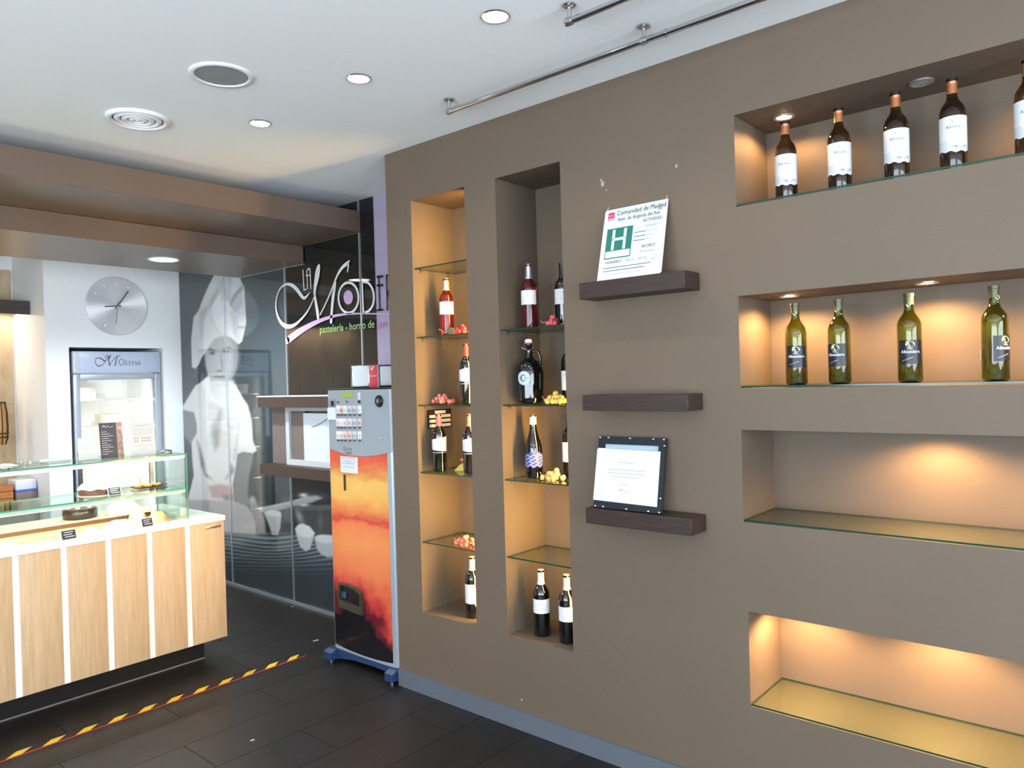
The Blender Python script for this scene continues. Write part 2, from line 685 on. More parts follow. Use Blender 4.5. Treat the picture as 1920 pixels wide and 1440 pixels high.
# waves of the icing/sand at the bottom
K4 = (420, 880, .17355)
xc, yc = (U - K4[0]) / K4[2], (V - K4[1]) / K4[2]
phase = (yc - 700 - 55 * np.sin((xc - 150) / 260.) * np.exp(-((yc - 830) / 160.) ** 2) - .03 * (xc - 300) * np.sin(yc / 170.)) / 41.
st = .5 + .5 * np.sin(2 * np.pi * phase)
fade = sm((yc - 670) / 60) * sm((1180 - yc) / 380)
wav = lin((36, 44, 50)) * (1 - st[..., None]) + lin((140, 152, 160)) * st[..., None]
paint(sm((yc - 660) / 50.), (50, 60, 68))
paint(fade, wav, .85)
# pot and dark things behind the cups
poly([(755, 410), (1250, 430), (1250, 740), (860, 690), (790, 560)], (62, 64, 66), 3, 1, K4)
poly([(755, 395), (1250, 380), (1250, 440), (760, 440)], (88, 92, 94), 3, 1, K4)
blob(860, 280, 45, 22, (240, 240, 240), 1, K4)
blob(860, 382, 60, 18, (230, 232, 235), .9, K4)
blob(1000, 300, 130, 40, (90, 92, 95), .8, K4)
blob(815, 510, 36, 90, (150, 152, 155), .8, K4, -.35)
blob(1040, 560, 30, 130, (100, 102, 104), .6, K4)
poly([(620, 300), (735, 280), (720, 560), (640, 560)], (88, 92, 96), 8, .8, K4)
# chef: hair, hat, face
K8 = (340, 500, .1528)
poly([(210, 1160), (300, 1080), (330, 1260), (260, 1420), (200, 1420)], (40, 44, 48), 4, 1, K8)
face = [(300, 1010), (330, 950), (400, 880), (480, 845), (560, 840), (620, 860), (672, 930), (690, 1050), (690, 1150), (672, 1250), (640, 1330), (600, 1400), (540, 1440), (460, 1450), (380, 1420), (330, 1340), (305, 1240), (290, 1120)]
poly(face, (190, 190, 192), 3, 1, K8)
poly([(360, 1380), (600, 1380), (610, 1470), (350, 1470)], (160, 160, 163), 5, 1, K8)
poly([(600, 860), (660, 900), (700, 1050), (690, 1200), (640, 1340), (600, 1400), (640, 1200), (640, 1000)], (132, 134, 138), 8, .9, K8)  # right of the face darkened for the fridge reflecting in the glass
blob(420, 960, 90, 70, (188, 188, 190), .8, K8)
blob(455, 1160, 26, 120, (198, 198, 200), .8, K8)
blob(360, 1180, 50, 70, (192, 192, 193), .7, K8)
# eyes, brows, nose, mouth
poly([(312, 1030), (330, 1005), (370, 1000), (410, 1025), (408, 1036), (365, 1018), (330, 1022)], (58, 58, 60), 2.0, .9, K8)
poly([(505, 1010), (545, 985), (590, 985), (620, 1005), (620, 1015), (580, 1002), (545, 1005)], (58, 58, 60), 2.0, .9, K8)
blob(378, 1062, 44, 22, (62, 62, 64), 1, K8)
blob(378, 1062, 12, 11, (20, 20, 22), 1, K8)
blob(352, 1064, 9, 6, (210, 210, 212), .8, K8)
blob(546, 1040, 44, 22, (62, 62, 64), 1, K8)
blob(546, 1040, 12, 11, (20, 20, 22), 1, K8)
blob(575, 1042, 9, 6, (210, 210, 212), .8, K8)
poly([(490, 1060), (515, 1180), (512, 1250), (492, 1262), (484, 1190), (470, 1080)], (146, 146, 149), 3, .8, K8)
blob(470, 1278, 40, 12, (92, 90, 92), .95, K8)
blob(445, 1280, 9, 7, (40, 40, 42), .9, K8)
blob(492, 1280, 9, 7, (40, 40, 42), .9, K8)
poly([(385, 1352), (430, 1338), (470, 1344), (505, 1334), (548, 1344), (505, 1360), (470, 1364), (425, 1362)], (112, 100, 104), 2.0, .95, K8)
blob(470, 1385, 60, 12, (150, 146, 148), .7, K8)
# hat
hat = [(435, 40), (690, 55), (725, 160), (772, 260), (780, 420), (795, 680), (782, 760), (745, 915), (705, 950), (610, 868), (560, 848), (480, 852), (400, 888), (335, 975), (292, 1060), (250, 1110), (215, 1200), (170, 1252), (130, 1230), (120, 900), (150, 620), (212, 540), (262, 400), (342, 220)]
poly(hat, (226, 226, 230), 1.6, 1, K8)
poly([(500, 330), (590, 420), (640, 600), (690, 860), (700, 940), (610, 868), (560, 848), (480, 852), (400, 888), (335, 975), (292, 1060), (262, 960), (270, 700), (330, 520), (420, 400)], (248, 248, 250), 4, 1, K8)
poly([(490, 180), (520, 180), (530, 380), (490, 420)], (178, 178, 183), 5, .8, K8)
poly([(560, 120), (620, 120), (600, 420), (560, 400)], (190, 190, 195), 5, .8, K8)
poly([(600, 430), (640, 340), (740, 230), (765, 270), (700, 350), (650, 430), (620, 480)], (142, 143, 150), 4, .95, K8)
poly([(640, 430), (720, 330), (745, 330), (760, 470), (690, 540), (650, 530)], (196, 196, 202), 4, .9, K8)
poly([(680, 660), (785, 680), (780, 720), (720, 735), (690, 710)], (236, 236, 238), 3, 1, K8)
poly([(690, 735), (780, 735), (775, 760), (700, 750)], (150, 150, 156), 3, .8, K8)
poly([(610, 560), (665, 620), (700, 860), (690, 920), (640, 820)], (196, 196, 200), 6, .8, K8)
poly([(215, 545), (330, 480), (420, 300), (470, 180), (440, 360), (330, 530), (270, 680), (250, 900), (230, 760)], (180, 180, 185), 6, .75, K8)
poly([(150, 850), (230, 820), (215, 1050), (180, 1120)], (222, 222, 226), 6, .7, K8)
# jacket, arms
K1 = (340, 700, .18054)
poly([(20, 375), (135, 400), (170, 520), (150, 690), (90, 730), (30, 640), (14, 480)], (128, 130, 135), 2.5, 1, K1)
poly([(575, 820), (745, 830), (735, 920), (705, 1050), (690, 1200), (700, 1380), (560, 1380), (540, 1000)], (126, 127, 132), 3, 1, K1)
jac = [(285, 25), (205, 95), (150, 125), (100, 200), (12, 350), (20, 378), (130, 405), (160, 520), (160, 620), (105, 720), (115, 900), (130, 1060), (80, 1260), (40, 1500), (300, 1560), (560, 1500), (535, 1150), (560, 1000), (580, 840), (640, 815), (745, 830), (782, 800), (745, 700), (728, 480), (690, 330), (620, 228), (560, 130), (520, 180), (430, 300), (340, 220)]
poly(jac, (232, 230, 234), 2, 1, K1)
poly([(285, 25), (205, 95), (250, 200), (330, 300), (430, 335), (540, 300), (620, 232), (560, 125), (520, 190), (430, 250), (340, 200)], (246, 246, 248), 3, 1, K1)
poly([(285, 75), (535, 75), (565, 130), (540, 230), (430, 330), (310, 230)], (228, 229, 232), 5, 1, K1)  # whitish block: a reflection on the glass painted into the collar
poly([(330, 118), (500, 112), (490, 125), (330, 130)], (186, 190, 194), 3, .8, K1)
poly([(300, 560), (360, 480), (400, 360), (420, 360), (408, 560), (395, 740), (350, 800), (330, 700)], (160, 156, 162), 7, .85, K1)
poly([(450, 520), (520, 540), (540, 600), (480, 560)], (180, 180, 186), 5, .7, K1)
poly([(160, 690), (200, 780), (240, 930), (250, 1030), (330, 1110), (250, 1070), (200, 960)], (112, 112, 118), 4, .9, K1)
poly([(555, 1010), (530, 1050), (460, 1095), (500, 1030), (520, 940)], (116, 116, 122), 5, .9, K1)
poly([(590, 620), (600, 500), (560, 760), (540, 900), (560, 900)], (176, 176, 182), 5, .8, K1)
poly([(440, 620), (520, 610), (500, 780), (450, 760)], (218, 218, 222), 8, .7, K1)
poly([(620, 232), (540, 270), (480, 290), (545, 276)], (150, 152, 158), 2, .8, K1)
# pinkish patch at the hands, and the white table cloth
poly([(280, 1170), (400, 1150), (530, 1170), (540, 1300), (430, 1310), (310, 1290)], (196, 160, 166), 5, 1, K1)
poly([(430, 1265), (545, 1250), (545, 1330), (450, 1330)], (126, 124, 128), 5, .9, K1)
poly([(-480, 330), (-100, 330), (130, 352), (250, 400), (330, 500), (345, 600), (342, 700), (120, 690), (-480, 620)], (186, 178, 184), 3, 1, K4)
poly([(-480, 560), (345, 590), (342, 700), (-480, 640)], (200, 194, 198), 10, .7, K4)
poly([(262, 330), (300, 295), (335, 320), (380, 420), (430, 520), (450, 690), (360, 700), (345, 580), (290, 450)], (146, 144, 146), 3, 1, K4)
blob(310, 330, 30, 40, (186, 182, 184), .9, K4)
# wooden spoon / board, cups
poly([(375, 465), (392, 415), (560, 380), (740, 340), (900, 292), (1000, 285), (1062, 308), (960, 352), (760, 395), (600, 440)], (172, 172, 176), 2.2, 1, K4)
poly([(390, 420), (560, 385), (740, 345), (900, 297), (740, 362), (560, 402)], (206, 206, 208), 2.5, .9, K4)
poly([(430, 470), (470, 446), (540, 440), (610, 462), (622, 495), (605, 640), (578, 712), (520, 705), (480, 580)], (182, 182, 186), 2, 1, K4)
poly([(440, 468), (480, 446), (545, 442), (612, 466), (615, 500), (540, 512), (470, 496)], (212, 212, 214), 2, 1, K4)
poly([(768, 645), (800, 600), (850, 588), (925, 620), (980, 690), (960, 760), (930, 860), (885, 885), (825, 840), (790, 740)], (190, 192, 198), 2, 1, K4)
poly([(772, 640), (805, 600), (850, 590), (925, 622), (978, 692), (930, 735), (850, 735), (790, 700)], (214, 215, 220), 2, 1, K4)
poly([(980, 745), (1000, 718), (1060, 706), (1230, 720), (1240, 930), (1120, 950), (1050, 920), (1005, 860)], (176, 178, 184), 2, 1, K4)
poly([(982, 745), (1005, 718), (1060, 708), (1230, 722), (1235, 790), (1090, 800), (1010, 780)], (204, 205, 210), 2, 1, K4)
# lilac end panel
paint(np.where(YY < LIL, 1.0, 0.0), (186, 172, 204))
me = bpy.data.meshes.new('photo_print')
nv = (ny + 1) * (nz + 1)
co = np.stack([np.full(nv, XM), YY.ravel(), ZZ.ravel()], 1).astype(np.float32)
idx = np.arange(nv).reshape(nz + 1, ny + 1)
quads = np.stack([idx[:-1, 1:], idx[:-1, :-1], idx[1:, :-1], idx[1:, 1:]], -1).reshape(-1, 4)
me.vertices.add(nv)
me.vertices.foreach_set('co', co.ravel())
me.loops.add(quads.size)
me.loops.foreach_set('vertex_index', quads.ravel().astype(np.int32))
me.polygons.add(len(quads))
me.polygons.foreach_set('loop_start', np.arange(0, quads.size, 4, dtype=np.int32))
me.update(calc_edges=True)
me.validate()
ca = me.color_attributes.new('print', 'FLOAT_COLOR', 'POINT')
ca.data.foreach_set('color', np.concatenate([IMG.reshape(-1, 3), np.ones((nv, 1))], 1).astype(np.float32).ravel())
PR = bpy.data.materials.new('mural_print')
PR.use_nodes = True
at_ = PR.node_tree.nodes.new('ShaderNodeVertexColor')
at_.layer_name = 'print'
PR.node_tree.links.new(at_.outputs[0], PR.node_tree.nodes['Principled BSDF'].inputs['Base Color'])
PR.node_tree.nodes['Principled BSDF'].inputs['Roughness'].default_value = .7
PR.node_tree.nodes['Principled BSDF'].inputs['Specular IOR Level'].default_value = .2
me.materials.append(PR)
mural = empty('photo_mural', (XM, 4.9, 0))
tag(mural, 'tall black and white photo mural of a cook behind glass panels with shop logo', 'mural')


def keep(o, p):
    o.parent = p
    o.matrix_parent_inverse = Matrix.Translation(-Vector(p.location)) if p.rotation_euler.z == 0 else p.matrix_basis.inverted()
    return o


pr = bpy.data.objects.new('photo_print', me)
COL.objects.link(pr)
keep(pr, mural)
MB().box(XM + .0005, XM + .0115, MY0, MY1, .0, HC).build('backing_board', mat('dark_backing', (60, 62, 66)), None)
keep(bpy.data.objects['backing_board'], mural)
edges = [YB, J1, J2, J3, 3.06]
for i in range(4):
    a0, a1 = edges[i + 1] + .004, edges[i] - .004
    if i == 3:
        a0 = 3.06
    g = MB().box(XM - .010, XM - .004, a0, a1, .022, HC - .004).build('glass_panel', MURALGLASS)
    keep(g, mural)
    if i < 3:
        keep(MB().box(XM - .012, XM - .001, edges[i + 1] - .005, edges[i + 1] + .005, .02, HC - .004).build('joint_profile', ALU), mural)
keep(MB().box(XM - .022, XM - .001, 3.06, YB, 0, .02).build('floor_channel', ALU), mural)

# logo, drawn in the coordinates of the lettering on the wall
def mw(cx, cy):
    p = onX(500 + cx * .13889, 480 + cy * .13889, XM)
    return p.y, p.z


LP = Plane((XM - .0125, 0, 0), (0, 1, 0), (0, 0, 1), (-1, 0, 0))


def logo_ribbon(mb, pts, sub=8, re=False):
    out = []
    for (x, y, w_) in pts:
        a, b_ = mw(x, y)
        out.append((a, b_, w_ * .13889 / 333. * 1.15))
    LP.ribbon(mb, out, 0, sub, re)


def logo_poly(mb, pts):
    LP.poly(mb, [mw(x, y) for x, y in pts], 0)


LGREY = mat('logo_silver_grey', (228, 230, 232), .5)
LBLK = mat('logo_black', (30, 26, 36), .5)
LILAC = mat('logo_lilac', (206, 172, 216), .5)
mb = MB()
logo_ribbon(mb, [(604, 490, 8), (570, 535, 30), (525, 570, 46), (480, 525, 62), (420, 445, 64), (350, 392, 52), (280, 385, 34), (205, 440, 28), (158, 550, 28), (144, 680, 32), (165, 800, 44), (215, 900, 60), (295, 952, 66), (390, 935, 50), (480, 860, 36), (570, 750, 26), (640, 610, 18), (665, 520, 14)])
logo_ribbon(mb, [(716, 862, 52), (706, 760, 62), (686, 640, 60), (668, 520, 50), (674, 420, 70), (694, 310, 100), (708, 220, 106), (722, 150, 74), (732, 112, 20)])
logo_ribbon(mb, [(738, 800, 22), (790, 700, 22), (850, 570, 26), (905, 440, 30), (950, 320, 34), (990, 235, 42), (1040, 160, 50), (1095, 110, 52), (1144, 60, 10)])
logo_ribbon(mb, [(888, 910, 52), (897, 780, 52), (908, 640, 58), (922, 520, 62), (940, 420, 46), (955, 350, 14)])
logo_ribbon(mb, [(1118, 100, 46), (1120, 160, 30), (1108, 222, 22)])
oval = [(1125 + 135 * math.sin(t), 565 - 205 * math.cos(t), 36) for t in np.linspace(0, 2 * math.pi, 25)]
logo_ribbon(mb, oval, 2)
logo_ribbon(mb, [(1308, 365, 30), (1316, 560, 30), (1326, 770, 30)])
logo_ribbon(mb, [(1305, 350, 30), (1390, 365, 32), (1448, 450, 34), (1468, 560, 36), (1450, 670, 36), (1395, 745, 36), (1326, 770, 30)])
logo_ribbon(mb, [(508, 185, 22), (516, 320, 22), (524, 462, 22)])
logo_ribbon(mb, [(514, 458, 20), (556, 454, 20)])
logo_ribbon(mb, [(572, 452, 20), (568, 320, 20), (562, 215, 20), (580, 180, 22), (604, 190, 22), (612, 320, 22), (616, 448, 20)])
logo_ribbon(mb, [(548, 268, 18), (614, 258, 18)])
keep(mb.build('logo_lettering', LGREY), mural)
mb = MB()
logo_ribbon(mb, [(1530, 265, 24), (1538, 500, 24), (1546, 742, 24)])
for yy in (280, 398, 730):
    logo_ribbon(mb, [(1505, yy + 4, 30), (1588, yy - 4, 30)])
logo_ribbon(mb, [(1636, 255, 24), (1642, 500, 24), (1648, 740, 24)])
logo_ribbon(mb, [(1640, 258, 24), (1690, 300, 24), (1700, 400, 24), (1648, 500, 22)])
logo_ribbon(mb, [(1655, 500, 22), (1716, 735, 24)])
logo_ribbon(mb, [(1752, 735, 24), (1748, 250, 24), (1822, 735, 24), (1818, 245, 24)])
logo_ribbon(mb, [(1858, 732, 24), (1890, 245, 24), (1935, 730, 24)])
logo_ribbon(mb, [(1872, 560, 20), (1916, 556, 20)])
keep(mb.build('logo_lettering', LBLK), mural)
mb = MB()
logo_ribbon(mb, [(300, 1140, 112), (400, 1065, 108), (520, 985, 90), (680, 900, 66), (850, 835, 46), (1000, 798, 34), (1200, 780, 22), (1480, 782, 17), (1700, 792, 15)], 8, True)
logo_poly(mb, [(1122 + 63 * math.cos(t), 560 + 96 * math.sin(t)) for t in np.linspace(0, 2 * math.pi, 28, endpoint=False)])
keep(mb.build('logo_swoosh', LILAC), mural)
a0, b0 = mw(735, 1042)
a1, b1 = mw(1476, 966)
TP = Plane((XM - .0125, a0, b0), (0, a1 - a0, b1 - b0), (0, 0, 1), (-1, 0, 0))
vs_, fs = text_geo('pastelería - horno de')
wdt = max(v[0] for v in vs_)
mb = MB()
TP.text(mb, 'pastelería - horno de', 0, 0, 1 / wdt, 0)
ys_ = .115
mb.v = [(x, y, b0 + (b1 - b0) * ((y - a0) / (a1 - a0)) + (z - (b0 + (b1 - b0) * ((y - a0) / (a1 - a0)))) * .072 * wdt) for x, y, z in mb.v]
fc = [(f_, np.mean([mb.v[i][1] for i in f_])) for f_ in mb.f]
cuts = sorted({v[1] for v in mb.v}, reverse=True)
gaps = [(cuts[i] + cuts[i + 1]) / 2 for i in range(len(cuts) - 1) if cuts[i] - cuts[i + 1] > .018]
bounds = [9] + gaps + [-9]
for hi, lo in zip(bounds[:-1], bounds[1:]):
    wmb = MB()
    for f_, c_ in fc:
        if lo < c_ < hi:
            wmb.add([mb.v[i] for i in f_], [tuple(range(len(f_)))])
    if wmb.f:
        keep(wmb.build('tagline_word', mat('logo_green', (178, 214, 136), .5)), mural)
a2, b2 = mw(1505, 972)
a3, b3 = mw(1640, 955)
vs_, fs = text_geo('pan')
wd2 = max(v[0] for v in vs_)
mb = MB().add([(XM - .0125, a2 + (a3 - a2) * x / wd2, b2 + (b3 - b2) * x / wd2 + y_ * .072) for x, y_ in vs_], fs)
keep(mb.build('tagline_lettering', mat('logo_pink', (196, 120, 176), .5)), mural)

# service hatch in front of the mural
HB = mat('hatch_brown', (68, 53, 46), .5, noise=.05, nscale=8)
HB2 = mat('hatch_panel_brown', (112, 100, 96), .5)
hatch = empty('service_hatch', (XM, 4.5, .95))
tag(hatch, 'brown framed service hatch with white window beside the cigarette machine', 'hatch')
keep(MB().box(XM - .13, XM - .013, 4.0, 5.02, 1.448, 1.524).build('top_ledge', HB), hatch)
keep(MB().box(XM - .135, XM - .013, 4.0, 5.025, 1.524, 1.532).build('lit_ledge_top', mat('lit_ledge_pale', (222, 226, 228), .4)), hatch)  # pale slab puts the light on the ledge's top into colour
keep(MB().box(XM - .13, XM - .013, 4.0, 5.02, .955, 1.03).build('bottom_ledge', HB), hatch)
keep(MB().box(XM - .03, XM - .013, 4.79, 5.0, 1.03, 1.448).build('side_panel', HB2), hatch)
fr = MB()
fr.box(XM - .05, XM - .013, 4.745, 4.79, 1.03, 1.448).box(XM - .05, XM - .013, 4.0, 4.745, 1.03, 1.07).box(XM - .05, XM - .013, 4.0, 4.745, 1.42, 1.448).box(XM - .05, XM - .013, 4.0, 4.04, 1.07, 1.42)
keep(fr.build('window_frame', mat('hatch_frame_grey', (186, 190, 194), .4)), hatch)
keep(MB().box(XM - .030, XM - .013, 4.585, 4.745, 1.07, 1.42).build('inner_panel', HB2), hatch)
keep(MB().box(XM - .036, XM - .0305, 4.04, 4.585, 1.07, 1.405).build('pane', mat('milky_pane', (206, 220, 232), .15, coat=.5)), hatch)
pts = []
for (px, py) in ((584, 800), (592, 798), (602, 793), (612, 786), (622, 778)):
    p = onX(px, py, XM - .04)
    pts.append(p)
keep(MB().tube(pts, .0025, 6).build('cable', mat('grey_cable', (120, 125, 130), .5)), hatch)

# ================================================================== BOTTLES
print('bottles')


def facing(Y, X):
    """angle of the direction from a bottle toward the viewer"""
    return math.atan2(-Y, -X)


def wrap_mesh(mb, verts, faces, r, z0, size, a_c=0.0, sx=1.0, zc=None):
    """wrap flat text onto a cylinder around z; a_c = centre angle; text runs to the viewer's right"""
    out = []
    for x, y in verts:
        a = a_c + x * size * sx / r
        out.append((r * math.cos(a), r * math.sin(a), z0 + y * size))
    mb.add(out, faces)


def wrap_rect(mb, r, a0, a1, z0f, z1f, seg=24):
    """label patch between angles; z functions of t in 0..1"""
    vs_, fs = [], []
    for k in range(seg + 1):
        t = k / seg
        a = a0 + (a1 - a0) * t
        vs_ += [(r * math.cos(a), r * math.sin(a), z0f(t)), (r * math.cos(a), r * math.sin(a), z1f(t))]
    for k in range(seg):
        fs.append((2 * k, 2 * k + 2, 2 * k + 3, 2 * k + 1))
    mb.add(vs_, fs)


def wrap_text(mb, body, r, z, size, ac=0, sx=1, align='CENTER', shear=0, bold=0):
    vs_, fs = text_geo(body, align, shear, bold)
    wrap_mesh(mb, vs_, fs, r, z, size, ac, sx)


def glassmat(name, col, rough=.03, trans=1.0, ior=1.45):
    return mat(name, col, rough, trans=trans, ior=ior, coat=.3)


DARKG = mat('dark_bottle_glass', (9, 9, 10), .06, spec=.7, coat=.6)
AMBG = glassmat('amber_black_glass', (70, 52, 30), .04, .85)
OLIVE = glassmat('olive_glass', (168, 176, 92), .03, 1.0, 1.45)
ROSE = glassmat('rose_wine_glass', (170, 52, 62), .04, .9, 1.35)
LABELW = mat('label_paper', (216, 217, 220), .6)
LABELD = mat('label_dark_blue', (24, 28, 36), .35)
COPPER = mat('copper_capsule', (186, 120, 82), .35, .6)
REDCAP = mat('red_capsule', (200, 44, 50), .35)
WHITECAP = mat('white_capsule', (228, 220, 214), .4)
PINKCAP = mat('rose_capsule', (190, 160, 160), .35, .3)
SILVCAP = mat('silver_capsule', (190, 192, 198), .28, .8)
CREAM = mat('lemon_print', (226, 230, 160), .5)

BORD = [(0, .004), (.030, 0), (.0365, .003), (.038, .008), (.038, .186), (.0372, .197), (.0335, .210), (.026, .222), (.019, .232), (.0155, .243), (.0145, .256), (.0140, .290), (.0158, .291), (.0158, .299), (.0135, .300), (0, .300)]
BURG = [(0, .004), (.032, 0), (.039, .003), (.041, .008), (.041, .130), (.0395, .150), (.034, .175), (.026, .200), (.020, .222), (.0165, .245), (.015, .285), (.0165, .286), (.0165, .297), (0, .299)]


def bottle(name, glass, cap, cap_range=(.246, .302), prof=BORD, scale=1.0):
    root = empty(name, (0, 0, 0))
    MB().lathe(prof, 40).build('glass_body', glass, root, 50)
    if cap:
        z0, z1 = cap_range

        def rad(z):
            for (r0, a), (r1, b_) in zip(prof[:-1], prof[1:]):
                if a <= z <= b_ and b_ > a:
                    return r0 + (r1 - r0) * (z - a) / (b_ - a)
            return .0158
        zz = np.linspace(z0, min(z1, prof[-1][1]), 7)
        pr_ = [(rad(z) + .0009, z) for z in zz] + [(.0155, z1), (0, z1 + .0006)]
        MB().lathe(pr_, 28).build('capsule', cap, root, 50)
    return root


def k_white():          # white mountain label, copper capsule
    r = bottle('wine_bottle', AMBG, COPPER, (.252, .292))
    MB().lathe([(.0168, .2905), (.0168, .3015), (.012, .303), (0, .303)], 24).build('bottle_lip', BLACKP, r, 50)
    lab = MB()
    wrap_rect(lab, .0386, -1.45, 1.45, lambda t: .066 + .005 * math.sin(t * 9) * math.sin(t * 14), lambda t: .176)
    l = lab.build('label', LABELW, r)
    m_ = MB()
    wrap_rect(m_, .03885, -1.4, 1.4, lambda t: .072 + .004 * math.sin(t * 17), lambda t: .092 + .010 * math.sin(t * 5 + 1) + .003 * math.sin(t * 31))
    m_.build('mountain_print', INKL, l)
    m_ = MB()
    wrap_rect(m_, .03895, -.1, .9, lambda t: .076 + .003 * math.sin(t * 17), lambda t: .080 + .004 * math.sin(t * 8))
    m_.build('mountain_print', INKG, l)
    m_ = MB()
    wrap_text(m_, 'Altvela', .0390, .137, .0145, -.05, 1.05)
    wrap_text(m_, 'Y', .0390, .154, .014, -.1, .8)
    m_.build('lettering', mat('label_ink', (92, 96, 104), .6), l)
    return r


def k_green():          # olive glass with dark label and lemon
    inner = [(max(r_ - .0028, 0), max(z_, .006)) for r_, z_ in BORD[:-2]][::-1]
    r = bottle('wine_bottle', OLIVE, None, prof=BORD[:-1] + [(.0112, .2995)] + inner)
    MB().lathe([(.0150, .262), (.0150, .290), (.0166, .291), (.0166, .3005), (0, .301)], 24).build('capsule', mat('grey_olive_cap', (86, 84, 60), .3, .3), r, 50)
    lab = MB()
    wrap_rect(lab, .0386, -.98, .98, lambda t: .062, lambda t: .142)
    l = lab.build('label', LABELD, r)
    m_ = MB()
    v_ = [(.011 * math.cos(t) * (1 + .35 * abs(math.cos(t)) ** 6), .0105 * math.sin(t)) for t in np.linspace(0, 2 * math.pi, 20, endpoint=False)]
    wrap_mesh(m_, v_, [tuple(range(20))], .0389, .128, 1, -.02)
    wrap_mesh(m_, [(-.014, .008), (-.004, .014), (-.003, .011), (-.012, .006)], [(0, 1, 2, 3)], .0389, .128, 1, 0)
    m_.build('lemon_print', CREAM, l)
    m_ = MB()
    wrap_text(m_, 'Viña', .0389, .1105, .0095, -.05)
    wrap_text(m_, 'Albteidero', .0389, .0985, .0145, 0, .95, bold=.01)
    wrap_rect(m_, .0389, -.7, .2, lambda t: .072 + .012 * t, lambda t: .0726 + .0125 * t, 8)
    m_.build('lettering', mat('label_print_white', (214, 222, 236), .5), l)
    m_ = MB()
    v_ = [(.0085 * c_, .0085 * s_) for c_, s_ in ((1, 0), (.3, .95), (-1, 0), (-.3, -.95))]
    wrap_mesh(m_, v_, [(0, 1, 2, 3)], .0158, .262, 1, -.1)
    m_.build('neck_sticker', CREAM, r)
    return r


def k_rose(cap, cr):
    r = bottle('wine_bottle', ROSE, cap, cr)
    lab = MB()
    wrap_rect(lab, .0386, -1.25, 1.25, lambda t: .112, lambda t: .178)
    l = lab.build('label', LABELW, r)
    m_ = MB()
    wrap_rect(m_, .0389, -.75, .25, lambda t: .146 + .004 * math.sin(t * 17) * t, lambda t: .1475 + .004 * math.sin(t * 17) * t, 24)
    for k, (zz, wd) in enumerate(((.165, .3), (.132, .5), (.125, .4))):
        wrap_rect(m_, .0389, -.2 - wd, -.2 + wd, lambda t, q=zz: q, lambda t, q=zz: q + .0012, 8)
    m_.build('lettering', INKG, l)
    return r


def k_red(cap, cr=(.240, .302), slant=True, lz=(.118, .180)):
    r = bottle('wine_bottle', DARKG, cap, cr)
    lab = MB()
    if slant:
        wrap_rect(lab, .0386, -1.35, 1.35, lambda t: lz[0] - .012 * t, lambda t: lz[1] - .010 + .016 * t)
    else:
        wrap_rect(lab, .0386, -1.35, 1.35, lambda t: lz[0], lambda t: lz[1])
    l = lab.build('label', LABELW, r)
    m_ = MB()
    for zz, wd in ((.165, .45), (.150, .25), (.138, .55)):
        q = zz - .180 + lz[1]
        wrap_rect(m_, .0389, -wd, wd, lambda t, q=q: q - .004, lambda t, q=q: q - .0028, 8)
    m_.build('label_print', INKG, l)
    if slant:
        m_ = MB()
        wrap_rect(m_, .0385, -1.3, 1.3, lambda t: .101, lambda t: .1035)
        m_.build('label_band', mat('label_band_grey', (170, 172, 178), .4), r)
    return r


def k_blue():
    r = bottle('wine_bottle', DARKG, WHITECAP, (.255, .302), BURG)
    lab = MB()
    wrap_rect(lab, .0416, -1.5, 1.5, lambda t: .055 + .004 * math.sin(t * 22), lambda t: .122 + .005 * math.sin(t * 19))
    l = lab.build('label', mat('label_blue', (58, 72, 140), .4), r)
    m_ = MB()
    for k in range(4):
        wrap_rect(m_, .0419, -1.3, 1.3, lambda t, k=k: .062 + k * .015 + .005 * math.sin(t * 21 + k), lambda t, k=k: .066 + k * .015 + .005 * math.sin(t * 21 + k), 40)
    m_.build('label_print', mat('label_print_pale_blue', (186, 196, 226), .5), l)
    return r


